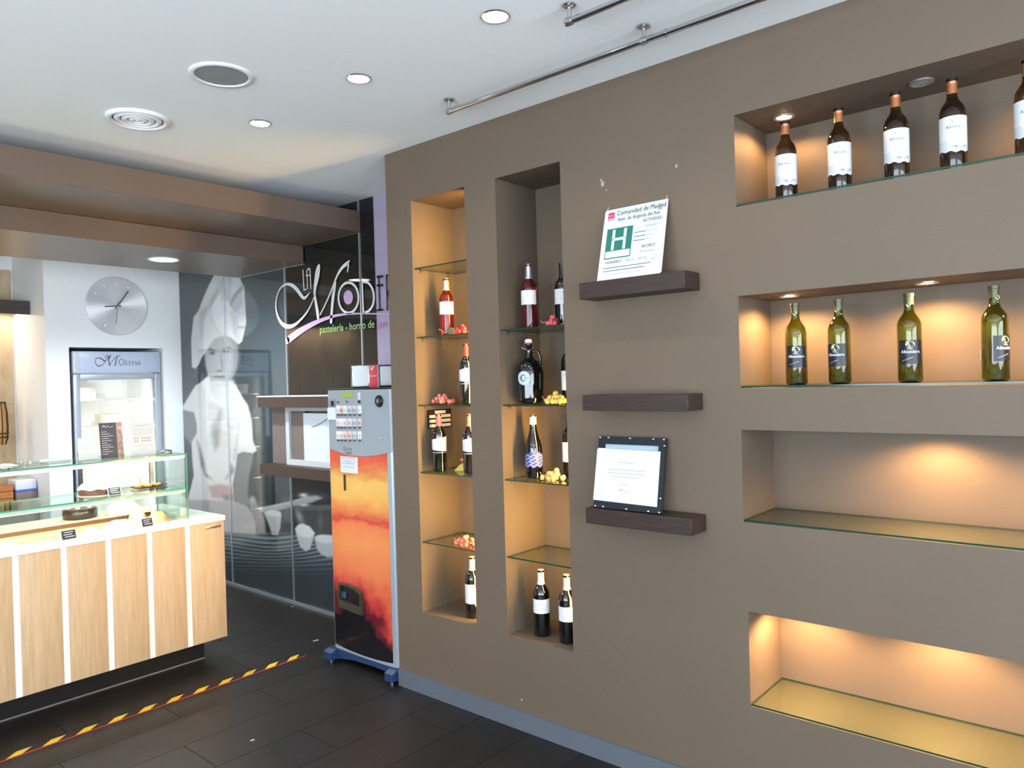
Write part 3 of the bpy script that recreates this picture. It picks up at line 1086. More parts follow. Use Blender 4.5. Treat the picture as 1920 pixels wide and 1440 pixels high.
def k_growler():
    G = [(0, .005), (.048, 0), (.056, .003), (.060, .012), (.0615, .03), (.064, .09), (.066, .135), (.064, .155), (.056, .176), (.042, .192), (.028, .203), (.019, .214), (.0155, .228), (.0150, .262), (.0172, .264), (.0172, .272), (.0145, .275), (0, .275)]
    r = empty('swing_top_jug', (0, 0, 0))
    MB().lathe(G, 44).build('glass_body', DARKG, r, 50)
    h = [(0, .014, .236), (0, .030, .240), (0, .043, .232), (0, .050, .212), (0, .052, .190), (0, .050, .172)]
    MB().tube(h, [.006, .006, .006, .006, .0065, .008], 10).build('handle', DARKG, r, 60)
    MB().lathe([(.0135, .275), (.0165, .279), (.017, .286), (.014, .293), (0, .295)], 24).build('stopper', mat('porcelain', (238, 232, 226), .3), r, 50)
    MB().lathe([(.015, .2705), (.0178, .272), (.0178, .276), (.015, .278)], 24).build('rubber_ring', mat('red_rubber', (200, 70, 60), .6), r, 50)
    MB().tube([(.004, -.017, .287), (.012, -.020, .265), (.016, -.014, .246), (.016, .0, .242), (.016, .012, .246), (.010, .019, .262), (.004, .017, .287)], .0012, 6).build('wire_bail', GREYMET, r, 60)
    MB().tube([(.018, -.010, .246), (.022, -.026, .250), (.020, -.030, .258)], .0012, 6).build('wire_bail', GREYMET, r, 60)
    lab = MB()
    seg = 32
    pts = [(.031 * math.cos(2 * math.pi * k / seg), .031 * math.sin(2 * math.pi * k / seg)) for k in range(seg)]
    inn = [(.0155 * math.cos(2 * math.pi * k / seg), .0155 * math.sin(2 * math.pi * k / seg)) for k in range(seg)]
    wrap_mesh(lab, pts + inn, [(k, (k + 1) % seg, seg + (k + 1) % seg, seg + k) for k in range(seg)], .0662, .118, 1, -.42)
    lab.v = [(x, y, z) for x, y, z in lab.v]
    l = lab.build('label', mat('label_grey_blue', (172, 186, 200), .5), r)
    m_ = MB()
    v_ = [(.0085 * math.cos(t), .0125 * math.sin(t)) for t in np.linspace(0, 2 * math.pi, 20, endpoint=False)]
    wrap_mesh(m_, v_, [tuple(range(20))], .0664, .118, 1, -.44)
    v_ = [(-.029, -.0006), (-.017, -.0006), (-.017, .0006), (-.029, .0006)]
    m_.build('label_emblem', mat('label_grey_blue', (172, 186, 200)), l)
    m_ = MB()
    for s_ in (-1, 1):
        wrap_mesh(m_, [(s_ * .017, -.0007), (s_ * .029, -.0007), (s_ * .029, .0007), (s_ * .017, .0007)], [(0, 1, 2, 3)], .0665, .118, 1, -.42)
    m_.build('label_print', INK, l)
    return r


def put(root, px, X, z, label, group, turn=0.0, scale=1.0, Y=None):
    if Y is None:
        Y = onX(px, 720 - (z + .12 - CH) * 560, X).y
    root.location = (X, Y, z)
    root.rotation_euler = (0, 0, facing(Y, X) + turn)
    root.scale = (scale,) * 3
    tag(root, label, 'jug' if 'jug' in root.name else 'bottle', group)
    return root


def px_Y(px, X, z):
    """Y on the vertical line X at height z seen in image column px"""
    y = 720
    for _ in range(6):
        p = onX(px, y, X)
        d = Vector((X, p.y, z)) - CAM
        y = 720 - FPX * d.dot(UP) / d.dot(FW)
    return onX(px, y, X).y


# top right niche
W0 = k_white()
LB = ['leftmost white-label bottle in the top right niche, under the lit spotlight', 'second white-label bottle from the left in the top right niche',
      'third white-label bottle from the left in the top right niche, before the unlit spotlight', 'fourth white-label bottle from the left in the top right niche, after the unlit spotlight',
      'white-label bottle cut off by the right picture edge in the top right niche']
for i, px in enumerate((1474, 1574, 1681, 1787, 1930)):
    o = W0 if i == 0 else copy_tree(W0)
    X = 2.735 if i < 2 else 2.72
    put(o, px, X, 2.2085, LB[i], 'white-label bottles in the top right niche', [-.15, .12, .05, .06, .0][i], 1.0, px_Y(px, X, 2.33))
G0 = k_green()
LB = ['leftmost olive green bottle with dark lemon label in the right niche', 'second olive green bottle from the left, label turned to the left',
      'third olive green bottle from the left, pale light on its cap', 'rightmost olive green bottle with its dark label turned to the right']
for i, px in enumerate((1493, 1574, 1706, 1866)):
    o = G0 if i == 0 else copy_tree(G0)
    X = 2.725
    put(o, px, X, 1.5535, LB[i], 'olive green bottles in the right niche', [0, -.35, .05, .85][i], .975, px_Y(px, X, 1.66))
g4 = o
back = MB()
wrap_rect(back, .0389, -2.9, -2.2, lambda t: .068, lambda t: .098, 10)
back.build('back_label', LABELW, g4)
# narrow tall niches
ZS = {1: 2.185, 2: 1.832, 3: 1.484, 4: 1.139, 5: .781, 0: .42}
put(k_rose(PINKCAP, (.238, .302)), 838, 2.70, ZS[2], 'rosé bottle with white label on the left tall niche shelf, beside red grapes', 'wine bottles in the tall niches', -.1, .98, px_Y(838, 2.70, 1.93))
put(k_red(REDCAP), 876, 2.70, ZS[3], 'dark red-capped bottle behind the pillar edge, on the shelf below the rosé', 'wine bottles in the tall niches', -.2, 1, px_Y(876, 2.70, 1.6))
B = k_red(mat('faded_red_capsule', (206, 96, 96), .4))
put(B, 824, 2.66, ZS[4], 'dark bottle with faded red capsule standing before the small black price board', 'wine bottles in the tall niches', 0, .98, px_Y(824, 2.66, 1.25))
put(copy_tree(B), 882, 2.69, ZS[4], 'dark faded-red-capped bottle half hidden at the right of the price board shelf', 'wine bottles in the tall niches', -.2, .98, px_Y(882, 2.69, 1.25))
put(k_red(mat('salmon_capsule', (214, 178, 166), .4), (.236, .302), False, (.075, .170)), 887, 2.685, ZS[0], 'dark bottle with tall white label and salmon capsule on the left tall niche floor', 'wine bottles in the tall niches', -.2, 1, px_Y(887, 2.685, .52))
put(k_rose(SILVCAP, (.232, .302)), 993, 2.70, ZS[2], 'deep rosé bottle with silver capsule alone at left of the middle tall niche', 'wine bottles in the tall niches', -.3, 1, px_Y(993, 2.70, 1.93))
put(k_red(BLACKP, (.25, .302), False, (.11, .18)), 1056, 2.80, ZS[2], 'dark bottle with black cap half hidden at the upper middle niche edge, beside red grapes', 'wine bottles in the tall niches', -.3, 1, px_Y(1056, 2.80, 1.93))
put(k_growler(), 993, 2.70, ZS[3], 'dark swing-top jug with round grey label and side handle', 'wine bottles in the tall niches', .0, 1.03, px_Y(993, 2.70, 1.6))
put(k_red(mat('black_capsule', (26, 24, 26), .35), (.24, .302), False, (.06, .15)), 1068, 2.80, ZS[3], 'dark bottle mostly hidden by the pillar, beside yellow grapes and the swing-top jug', 'wine bottles in the tall niches', -.3, 1, px_Y(1068, 2.80, 1.6))
put(k_blue(), 1001, 2.70, ZS[4], 'sloping-shouldered bottle with blue label and white capsule', 'wine bottles in the tall niches', -.1, .98, px_Y(1001, 2.70, 1.25))
put(k_red(mat('black_capsule', (26, 24, 26)), (.24, .302), False, (.075, .165)), 1070, 2.80, ZS[4], 'dark white-labelled bottle half hidden by the pillar, right of the blue-label bottle', 'wine bottles in the tall niches', -.3, 1, px_Y(1070, 2.80, 1.25))
C_ = k_red(WHITECAP, (.236, .302), False, (.108, .172))
put(C_, 1016, 2.68, ZS[0], 'left of two dark white-capsule bottles on the middle tall niche floor', 'wine bottles in the tall niches', -.1, 1, px_Y(1016, 2.68, .52))
put(k_red(mat('salmon_capsule', (214, 178, 166)), (.236, .302), False, (.10, .165)), 1064, 2.675, ZS[0], 'right of two dark bottles on the middle tall niche floor, salmon capsule', 'wine bottles in the tall niches', -.2, 1, px_Y(1064, 2.675, .52))

# ---------------------------------------------------------------- glass shelves in the niches
def glass_shelf(x0, x1, y0, y1, z, th, label, group, clips=True, edge=GREENEDGE):
    g = MB()
    g.cur = 0
    g.quad((x0, y0, z), (x1, y0, z), (x1, y1, z), (x0, y1, z))
    g.quad((x0, y1, z - th), (x1, y1, z - th), (x1, y0, z - th), (x0, y0, z - th))
    g.cur = 1
    g.quad((x0, y1, z - th), (x0, y0, z - th), (x0, y0, z), (x0, y1, z))
    g.quad((x1, y0, z - th), (x1, y1, z - th), (x1, y1, z), (x1, y0, z))
    g.quad((x0, y0, z - th), (x1, y0, z - th), (x1, y0, z), (x0, y0, z))
    g.quad((x1, y1, z - th), (x0, y1, z - th), (x0, y1, z), (x1, y1, z))
    root = empty('glass_shelf', (x0, (y0 + y1) / 2, z - th))
    tag(root, label, 'shelf', group)
    keep(g.build('glass_sheet', [SHELFG, edge]), root)
    if clips:
        for yy, sgn in ((y0, 1), (y1, -1)):
            for xx in (x0 + .04, x1 - .05):
                keep(MB().tube([(xx, yy - sgn * .0015, z - th - .006), (xx, yy + sgn * .012, z - th - .006)], .006, 10).build('shelf_pin', GREYMET, None, 50), root)
    return root


ordn = ['topmost', 'second', 'third', 'fourth', 'lowest']
for i, k in enumerate((1, 2, 3, 4, 5)):
    glass_shelf(XW + .012, ND - .001, 2.4835, 2.8605, ZS[k], .006, f'{ordn[i]} glass shelf in the left tall niche', 'glass shelves in the tall niches')
for i, k in enumerate((2, 3, 4, 5)):
    glass_shelf(XW + .012, ND - .001, 1.9115, 2.2825, ZS[k], .006, f'{["topmost", "second", "third", "lowest"][i]} glass shelf in the middle tall niche', 'glass shelves in the tall niches')
for nm, z, lb in (('h1', 2.2085, 'glass sheet under the white-label bottles, top right niche'), ('h2', 1.5535, 'glass sheet under the olive green bottles'),
                  ('h3', 1.0695, 'empty glass sheet in the third right niche'), ('h4', .4025, 'empty glass sheet in the lowest right niche')):
    n = NICH[nm]
    glass_shelf(XW + .001, ND - .001, n[0] + .002, n[1] - .002, z, .006, lb, 'glass sheets in the wide niches', False)

# niche spotlights
SPK = mat('spot_ring', (190, 188, 184), .3, .8)
SPON = emis('spot_lamp_warm', (255, 232, 196), 14)
SPOFF = mat('spot_lamp_off', (190, 200, 205), .15, .4)


def niche_spot(Y, z, on, label, power=2.4, X=2.735):
    r = empty('niche_spotlight', (X, Y, z))
    tag(r, label, 'spotlight', 'niche spotlights')
    MB().lathe([(.038, 0), (.038, -.004), (.030, -.006), (.026, -.002), (.026, .0)], 28).build('ring', SPK, r, 40)
    MB().lathe([(.026, -.002), (0, -.0025)], 28).build('lamp_face', SPON if on else SPOFF, r)
    if on:
        spot('niche_spot_light', (0, 0, -.008), power, (1, .58, .235), 158, .55, .02, r)
    return r


LBN = {'h1': 'top right niche', 'h2': 'olive bottle niche', 'h3': 'third right niche', 'h4': 'lowest right niche'}
for nm, ons in (('h1', (1, 0, 1)), ('h2', (1, 1, 1)), ('h3', (0, 1, 1)), ('h4', (1, 1, 1))):
    for i, Y in enumerate((1.0, .55, .08)):
        niche_spot(Y, NICH[nm][3], ons[i], f'{["left", "middle", "right"][i]} {"lit" if ons[i] else "unlit"} recessed spotlight of the {LBN[nm]}', 26 if nm != 'h4' else 28)
# warm light strips hidden behind the right edge of the tall niches
area('niche_strip_light', (2.66, 2.4855, 1.47), (0.10, 1, 0), .03, 2.05, 15, (1, .58, .17), 130)
area('niche_strip_light', (2.66, 1.9135, 1.02), (0.10, 1, 0), .03, .95, 7.5, (1, .58, .17), 130)

# grapes
def grapes(X, Y, z, n, col, label, spread=(.05, .045, .02), r=.0105, leaf=False, seed=1, m2=None):
    rd = random.Random(seed)
    root = empty('grape_bunch', (X, Y, z))
    tag(root, label, 'grapes', 'artificial grape bunches in the niches')
    gm = mat('grape_%d_%d_%d' % col, col, .3, coat=.3, noise=.15, nscale=60)
    bm = bmesh.new()
    bmesh.ops.create_icosphere(bm, subdivisions=2, radius=r)
    for v in bm.verts:
        v.co.z *= 1.15
    me = bpy.data.meshes.new('grape')
    bm.to_mesh(me)
    bm.free()
    me.materials.append(gm)
    me.polygons.foreach_set('use_smooth', [True] * len(me.polygons))
    for k in range(n):
        lay = 0 if k < n * .55 else (1 if k < n * .87 else 2)
        f = (1, .72, .35)[lay]
        for _ in range(12):
            a = rd.uniform(0, 2 * math.pi)
            q = math.sqrt(rd.random()) * f
            if rd.random() < .9:
                break
        o = bpy.data.objects.new('grape', me)
        COL.objects.link(o)
        o.parent = root
        o.location = (q * math.cos(a) * spread[0], q * math.sin(a) * spread[1], r * 1.32 + lay * r * 1.35)
        s_ = rd.uniform(.85, 1.1)
        o.scale = (s_, s_, s_)
        o.rotation_euler = (rd.uniform(-.5, .5), rd.uniform(-.5, .5), rd.uniform(0, 3))
    st = [(0, 0, r * 2), (-.01, .03, r * 2.4), (-.012, .055, r * 2), (-.004, .07, r * 3.2)]
    MB().tube(st, .002, 6).build('stem', mat('grape_stem', (170, 140, 104), .6), root)
    if leaf:
        pts = []
        for k in range(18):
            a = 2 * math.pi * k / 18
            rr = .036 * (1 + .18 * math.cos(5 * a))
            pts.append((-.045 + .012 * math.cos(a), .035 + rr * math.cos(a) * 1.0, .0205 + rr * math.sin(a) * .45))
        MB().prism(pts, (.0012, 0, 0)).build('leaf', mat('vine_leaf', (120, 134, 92), .6), root)
        MB().tube([(-.045, .06, .012), (-.045, .09, .016), (-.045, .105, .03), (-.045, .118, .034), (-.045, .114, .026)], .0018, 6).build('tendril', mat('grape_stem', (170, 140, 104)), root)
    return root


RED, PINK, YEL = (186, 50, 60), (206, 116, 112), (216, 178, 92)
grapes(2.68, px_Y(866, 2.68, 1.85), ZS[2], 24, RED, 'red grape bunch with green leaf next to the rosé bottle', (.05, .055, .02), leaf=True, seed=2)
grapes(2.70, px_Y(830, 2.70, 1.5), ZS[3], 24, PINK, 'pink grape bunch on the third left niche shelf', (.045, .06, .02), seed=3)
grapes(2.65, px_Y(872, 2.65, .8), ZS[5], 26, (206, 108, 96), 'pink grape bunch on the lowest left niche shelf', (.05, .055, .02), seed=4)
grapes(2.68, px_Y(1038, 2.68, 1.85), ZS[2], 16, (190, 74, 80), 'small red grape bunch right of the silver-capped rosé bottle', (.035, .04, .02), seed=5)
grapes(2.67, px_Y(1041, 2.67, 1.5), ZS[3], 28, YEL, 'yellow grape bunch beside the swing-top jug', (.045, .05, .02), r=.0115, seed=6)
grapes(2.66, px_Y(1037, 2.66, 1.16), ZS[4], 30, (212, 180, 108), 'yellow grape bunch beside the blue-label bottle', (.05, .055, .02), r=.0115, seed=7)
# stray leaf with peach behind the half hidden bottle
lf = empty('artificial_leaf', (2.75, px_Y(868, 2.75, 1.16), ZS[4]))
tag(lf, 'folded yellow green artificial leaf behind the half hidden red-capped bottle', 'leaf')
MB().add([(0, -.03, 0), (-.03, .035, 0), (0, .02, .03), (.0, -.03, .05), (.03, .03, .002)], [(0, 1, 2), (0, 2, 3), (0, 4, 2), (4, 1, 2)]).build('blade', mat('yellow_leaf', (186, 180, 104), .6), lf)
MB().lathe([(0, 0), (.018, .004), (.022, .010), (.014, .016), (0, .018)], 14, 0, -.01, .048).build('berry', mat('peach_berry', (224, 150, 96), .5), lf, 60)

# small black price board in the left tall niche, fixed to its side wall
p0, p1 = onY(802, 769, 2.855), onY(846, 800, 2.855)
pb = MB().box(min(p0.x, p1.x), max(p0.x, p1.x), 2.852, 2.8615, min(p0.z, p1.z), max(p0.z, p1.z))
pb = pb.build('price_board', mat('price_board_black', (30, 18, 16), .5))
tag(pb, 'small black board with pale price strips on the niche side wall', 'sign')
mb = MB()
PW, PH = abs(p1.x - p0.x), abs(p0.z - p1.z)
PP = Plane((min(p0.x, p1.x), 2.852, min(p0.z, p1.z)), (1, 0, 0), (0, 0, 1), (0, -1, 0))
PP.rect(mb, PW * .28, PW * .75, PH * .78, PH * .94)
for k in range(3):
    for s_ in (0, 1):
        PP.rect(mb, PW * (.04 + .50 * s_), PW * (.46 + .50 * s_), PH * (.06 + .25 * k), PH * (.22 + .25 * k))
mb.build('price_strip', mat('price_strip_cream', (240, 222, 196), .6), pb)

# ================================================================== WALL SHELVES, SIGN, FRAME
for i, (z0, z1, lb) in enumerate(((1.914, 1.979, 'dark brown floating shelf carrying the white notice with green H'), (1.467, 1.529, 'empty dark brown floating shelf in the middle of the three'), (1.013, 1.075, 'dark brown floating shelf carrying the black frame'))):
    s_ = bevel_box('floating_shelf', XW - .12, XW - .0005, 1.276, 1.742, z0, z1, .0015, DARKW, None, 1)
    tag(s_, lb, 'shelf', 'floating shelves')

bl, br_ = onX(1120, 524, 2.478), onX(1240, 508, 2.478)
tl, tr = onX(1137, 398, 2.580), onX(1253, 373, 2.580)
zb = 1.9795
o_ = Vector((2.478, bl.y, zb))
uu = Vector((0, br_.y - bl.y, 0))
vv = Vector((2.580, tl.y + (bl.y - tl.y) * .0, 2.275)) - o_
vv.y = ((tl.y - bl.y) + (tr.y - br_.y)) / 2
SW, SH = uu.length, vv.length
SP = Plane(o_, uu.normalized(), vv.normalized())
if SP.n.x > 0:
    SP.n = -SP.n
sg = empty('information_sign', (2.50, (bl.y + br_.y) / 2, zb))
tag(sg, 'white plastic notice with a green letter H leaning on the top floating shelf', 'sign')
mb = MB()
cr_ = .006
mb.prism([SP.p(0, 0), SP.p(SW - cr_, 0), SP.p(SW, cr_), SP.p(SW, SH), SP.p(cr_, SH), SP.p(0, SH - cr_)], SP.n * .003)
keep(mb.build('sign_plate', mat('sign_white', (202, 210, 216), .4)), sg)
SP.o = SP.o + SP.n * .003
GREEN = mat('sign_green', (24, 106, 94), .5)
mb = MB()
SP.rect(mb, SW * .075, SW * .495, SH * .285, SH * .715)
keep(mb.build('green_panel', GREEN), sg)
mb = MB()
hx0, hx1 = SW * .17, SW * .40
for a in (hx0, hx1 - SW * .045):
    SP.rect(mb, a, a + SW * .045, SH * .405, SH * .695, .001)
SP.rect(mb, hx0, hx1, SH * .535, SH * .575, .001)
SP.rect(mb, SW * .088, SW * .482, SH * .300, SH * .392, .001)
keep(mb.build('letter_h', mat('sign_white', (202, 210, 216))), sg)
mb = MB()
SP.rect(mb, SW * .06, SW * .165, SH * .845, SH * .955)
keep(mb.build('emblem', mat('sign_crimson', (204, 52, 100), .5)), sg)
mb = MB()
for k in range(7):
    aa = SW * (.075 + .0115 * k)
    SP.disc(mb, aa, SH * (.905 + .004 * (k % 2)), SW * .0055, .001, None, 8)
SP.rect(mb, SW * .068, SW * .158, SH * .856, SH * .868, .001)
keep(mb.build('emblem_stars', mat('sign_white', (202, 210, 216))), sg)
mb = MB()
SP.text(mb, 'Comunidad de Madrid', SW * .20, SH * .895, SH * .098, .001, sx=.80)
SP.text(mb, 'Ayto. de Arganda del Rey', SW * .225, SH * .810, SH * .074, .001, sx=.80)
SP.text(mb, 'ACTIVIDAD', SW * .64, SH * .735, SH * .062, .001, sx=.85)
SP.text(mb, 'AFORO:', SW * .66, SH * .375, SH * .062, .001, sx=.9)
SP.text(mb, 'HORARIO:', SW * .105, SH * .215, SH * .062, .001, sx=.85)
for k, wd in enumerate((.74, .66)):
    SP.rect(mb, SW * .08, SW * (.08 + wd), SH * (.155 - .042 * k), SH * (.163 - .042 * k), .001)
for k in range(3):
    SP.rect(mb, SW * .52, SW * .70, SH * (.600 - .057 * k), SH * (.608 - .057 * k), .001)
keep(mb.build('lettering', INK), sg)
mb = MB()
SP.text(mb, 'Camarero', SW * .675, SH * .660, SH * .055, .001, sx=.85)
SP.text(mb, '49 personas', SW * .635, SH * .312, SH * .055, .001, sx=.8)
SP.text(mb, '08:00 - 00:00', SW * .43, SH * .215, SH * .060, .001, sx=.95)
for k in range(3):
    SP.rect(mb, SW * .71, SW * (.90 - .05 * k), SH * (.601 - .057 * k), SH * (.607 - .057 * k), .001)
SP.rect(mb, SW * .15, SW * .70, SH * .062, SH * .068, .001)
SP.rect(mb, SW * .865, SW * .925, SH * .865, SH * .940, .001)
keep(mb.build('lettering', INKG), sg)
mb = MB()
seg = 28
for r0, r1 in ((.055, .050),):
    a_ = [(SW * .87 + SW * r0 * math.cos(2 * math.pi * k / seg), SH * .215 + SW * r0 * math.sin(2 * math.pi * k / seg)) for k in range(seg)]
    b_ = [(SW * .87 + SW * r1 * math.cos(2 * math.pi * k / seg), SH * .215 + SW * r1 * math.sin(2 * math.pi * k / seg)) for k in range(seg)]
    mb.add([SP.p(x, y, .001) for x, y in a_ + b_], [(k, (k + 1) % seg, seg + (k + 1) % seg, seg + k) for k in range(seg)])
SP.disc(mb, SW * .87, SH * .21, SW * .012, .001, SW * .02)
keep(mb.build('stamp', mat('stamp_blue', (150, 176, 206), .6)), sg)
mb = MB()
for a in (.03, .965):
    p = SP.p(SW * a, SH * .985)
    q = SP.p(SW * (a + .012), SH * 1.045)
    mb.tube([p, q], .0012, 6)
keep(mb.build('hanging_thread', mat('thread', (200, 190, 170), .7)), sg)

# black studded frame with white sheet
bl, br_ = onX(1116, 950, 2.50), onX(1243, 965, 2.50)
tl, tr = onX(1127, 818, 2.570), onX(1252, 824, 2.570)
o_ = Vector((2.500, bl.y, 1.0755))
vv = Vector((2.570 - 2.5, ((tl.y - bl.y) + (tr.y - br_.y)) / 2, 1.354 - 1.0755))
SP = Plane(o_, (0, -1, 0), vv.normalized())
if SP.n.x > 0:
    SP.n = -SP.n
FWd, FHt = bl.y - br_.y, vv.length
fr = empty('picture_frame', (2.52, (bl.y + br_.y) / 2, 1.0755))
tag(fr, 'black studded frame holding a white sheet, leaning on the lowest floating shelf', 'picture frame')
FB = mat('frame_black', (26, 32, 40), .35, coat=.2)
bw = .030
for (a0, a1, b0, b1) in ((0, FWd, 0, bw), (0, FWd, FHt - bw, FHt), (0, bw, bw, FHt - bw), (FWd - bw, FWd, bw, FHt - bw)):
    keep(MB().prism([SP.p(a0, b0), SP.p(a1, b0), SP.p(a1, b1), SP.p(a0, b1)], SP.n * .014).build('frame_bar', FB), fr)
keep(MB().prism([SP.p(bw, bw), SP.p(FWd - bw, bw), SP.p(FWd - bw, FHt - bw), SP.p(bw, FHt - bw)], SP.n * .006).build('backing', mat('frame_backing_blue', (164, 182, 198), .4)), fr)
SP2 = Plane(SP.o + SP.n * .0145 + SP.v * .028 - SP.u * .002, SP.u, SP.v, SP.n)
pw, ph = FWd * .945, FHt * .735
sh = keep(MB().prism([SP2.p(0, 0), SP2.p(pw, -.004), SP2.p(pw, ph - .004), SP2.p(.006, ph), SP2.p(0, ph - .006)], SP2.n * .0015).build('paper_sheet', PAPER), fr)
mb = MB()
for (c, b_, wd) in ((.5, .74, .26), (.5, .60, .58), (.5, .535, .58), (.5, .47, .42), (.47, .33, .12)):
    n_ = int(wd * 22)
    x = c - wd / 2
    while x < c + wd / 2 - .01:
        l_ = random.uniform(.025, .07)
        SP2.rect(mb, pw * x, pw * min(x + l_, c + wd / 2), ph * b_ - .0012, ph * b_ + .0014, .0020)
        x += l_ + .012
SP2.ribbon(mb, [(pw * .40, ph * .20, .002), (pw * .44, ph * .23, .004), (pw * .46, ph * .25, .002)], .0020)
SP2.ribbon(mb, [(pw * .43, ph * .20, .001), (pw * .48, ph * .225, .002), (pw * .52, ph * .20, .002), (pw * .56, ph * .215, .001)], .0020)
keep(mb.build('lettering', INKG), fr)
stud = []
for a, b_ in ((.02, .985), (.15, .985), (.48, .985), (.82, .985), (.97, .985), (.985, .90), (.03, .015), (.15, .015), (.5, .015), (.82, .015), (.97, .015), (.975, .2)):
    p = SP.p(FWd * a, FHt * b_, .014)
    mb = MB().lathe([(.0055, 0), (.005, .002), (.003, .004), (0, .005)], 10)
    Rm = SP.n.to_track_quat('Z', 'Y').to_matrix()
    mb.v = [tuple(p + Rm @ Vector(v)) for v in mb.v]
    keep(mb.build('stud', CHROME, None, 60), fr)

# ================================================================== CEILING FITTINGS
LAMPW = emis('downlight_lamp', (255, 250, 240), 25)
for i, (Y, lb) in enumerate(((1.628, 'nearest recessed ceiling downlight, left of the chrome rails'), (2.350, 'middle recessed ceiling downlight of the row'), (3.070, 'farthest recessed ceiling downlight, near the brown canopy'), (.906, 'recessed ceiling downlight above the picture edge'))):
    d = empty('ceiling_downlight', (1.87, Y, HC))
    tag(d, lb, 'downlight', 'recessed ceiling downlights')
    MB().lathe([(.048, .002), (.048, -.003), (.044, -.006), (.041, -.003), (.041, .0)], 32).build('ring', CHROME, d, 40)
    MB().lathe([(.042, -.004), (.024, -.009), (0, -.011)], 28).build('lamp_face', LAMPW, d, 60)
    spot('downlight_light', (0, 0, -.012), 14, (1, .90, .78), 150, .9, .03, d)
sp = empty('ceiling_speaker', (1.485, 2.697, HC))
tag(sp, 'round ceiling speaker with grey mesh and white ring', 'speaker')
MB().lathe([(.118, .001), (.118, -.004), (.112, -.008), (.100, -.007), (.097, -.002)], 48).build('ring', WHITEPL, sp, 40)
MB().lathe([(.098, -.003), (.05, -.004), (0, -.0042)], 40).build('grille', mat('speaker_mesh', (142, 148, 146), .6, bump=.3, bscale=900), sp, 60)
vt = empty('air_diffuser', (1.465, 3.392, HC))
tag(vt, 'round white ceiling air diffuser with concentric rings', 'vent')
for r in (.130, .098, .068, .040):
    MB().lathe([(r, .0), (r, -.004), (r - .006, -.012), (r - .016, -.014), (r - .026, -.006), (r - .026, -.003), (r - .015, -.009), (r - .007, -.006)], 48).build('cone_ring', WHITEPL, vt, 40)
MB().lathe([(.128, -.0005), (0, -.0005)], 32).build('throat', mat('diffuser_shadow', (120, 122, 126), .8), vt)
MB().lathe([(.014, -.002), (.010, -.012), (0, -.014)], 20).build('hub', WHITEPL, vt, 40)


def rail(X, y0, y1, posts, z, label):
    r = empty('ceiling_rail', (X, y0, z))
    tag(r, label, 'rail', 'chrome ceiling rails')
    MB().tube([(0, 0, 0), (0, y1 - y0, 0)], .011, 16).build('tube', CHROME, r, 50)
    MB().lathe([(0, -.013), (.011, -.010), (.014, 0), (.011, .010), (0, .013)], 16).build('end_ball', CHROME, r, 60)
    for yy in posts:
        MB().tube([(0, yy - y0, .0), (0, yy - y0, HC - z)], .007, 12).build('standoff', GREYMET, r, 50)
        MB().lathe([(.022, HC - z - .0), (.022, HC - z - .005), (.010, HC - z - .012), (.007, HC - z - .012)], 20, 0, yy - y0).build('flange', CHROME, r, 40)
        MB().tube([(0, yy - y0 - .012, 0), (0, yy - y0 + .012, 0)], .0135, 14).build('collar', GREYMET, r, 50)
    for yy in ([y0 - .95 - .09] if y0 > 2 else []):
        MB().tube([(0, yy - y0 - .006, 0), (0, yy - y0 + .006, 0)], .0128, 14).build('coupling', CHROME, r, 50)
    return r


rail(2.275, 2.262, -2.2, (2.255, 1.305, .355, -.6, -1.55), HC - .052, 'long chrome rail hung under the ceiling along the brown wall')
rail(1.978, 1.412, -2.2, (1.405, .455, -.5, -1.45), HC - .055, 'shorter chrome rail farther from the brown wall')
# canopy light
led = empty('canopy_light', (2.285, 4.97, 2.465))
tag(led, 'bright round white light in the lower canopy slab', 'lamp')
MB().lathe([(.100, .0), (.100, -.003), (.090, -.006), (.084, -.004)], 40).build('ring', WHITEPL, led, 40)
MB().lathe([(.086, -.004), (0, -.0045)], 40).build('diffuser', emis('led_face', (245, 252, 255), 12), led)
spot('canopy_light_source', (0, 0, -.01), 185, (.93, .98, 1), 160, .6, .08, led)
led2 = copy_tree(led)
for ch in list(led2.children):
    pass
led2.location = (1.0, 4.97, 2.465)
tag(led2, 'second round white canopy light left of the picture edge', 'lamp')

# ================================================================== COUNTER
print('counter')
CXR, CY, CZ0, CZ1 = 2.247, 4.214, .12, .842
OAK = wood('counter_oak', (198, 164, 124), (218, 187, 149), (26, 26, 1.6), .45)
CWHITE = mat('counter_white', (240, 240, 236), .3)
cx0 = -.15
ctr = empty('display_counter', ((cx0 + CXR) / 2, 4.6, 0))
tag(ctr, 'refrigerated pastry counter with oak panels, white strips and glass top', 'counter')


def cb(name, x0, x1, y0, y1, z0, z1, m_, parent=ctr, bev=0):
    if bev:
        o = bevel_box(name, x0, x1, y0, y1, z0, z1, bev, m_, None, 2)
    else:
        o = MB().box(x0, x1, y0, y1, z0, z1).build(name, m_)
    return keep(o, parent)


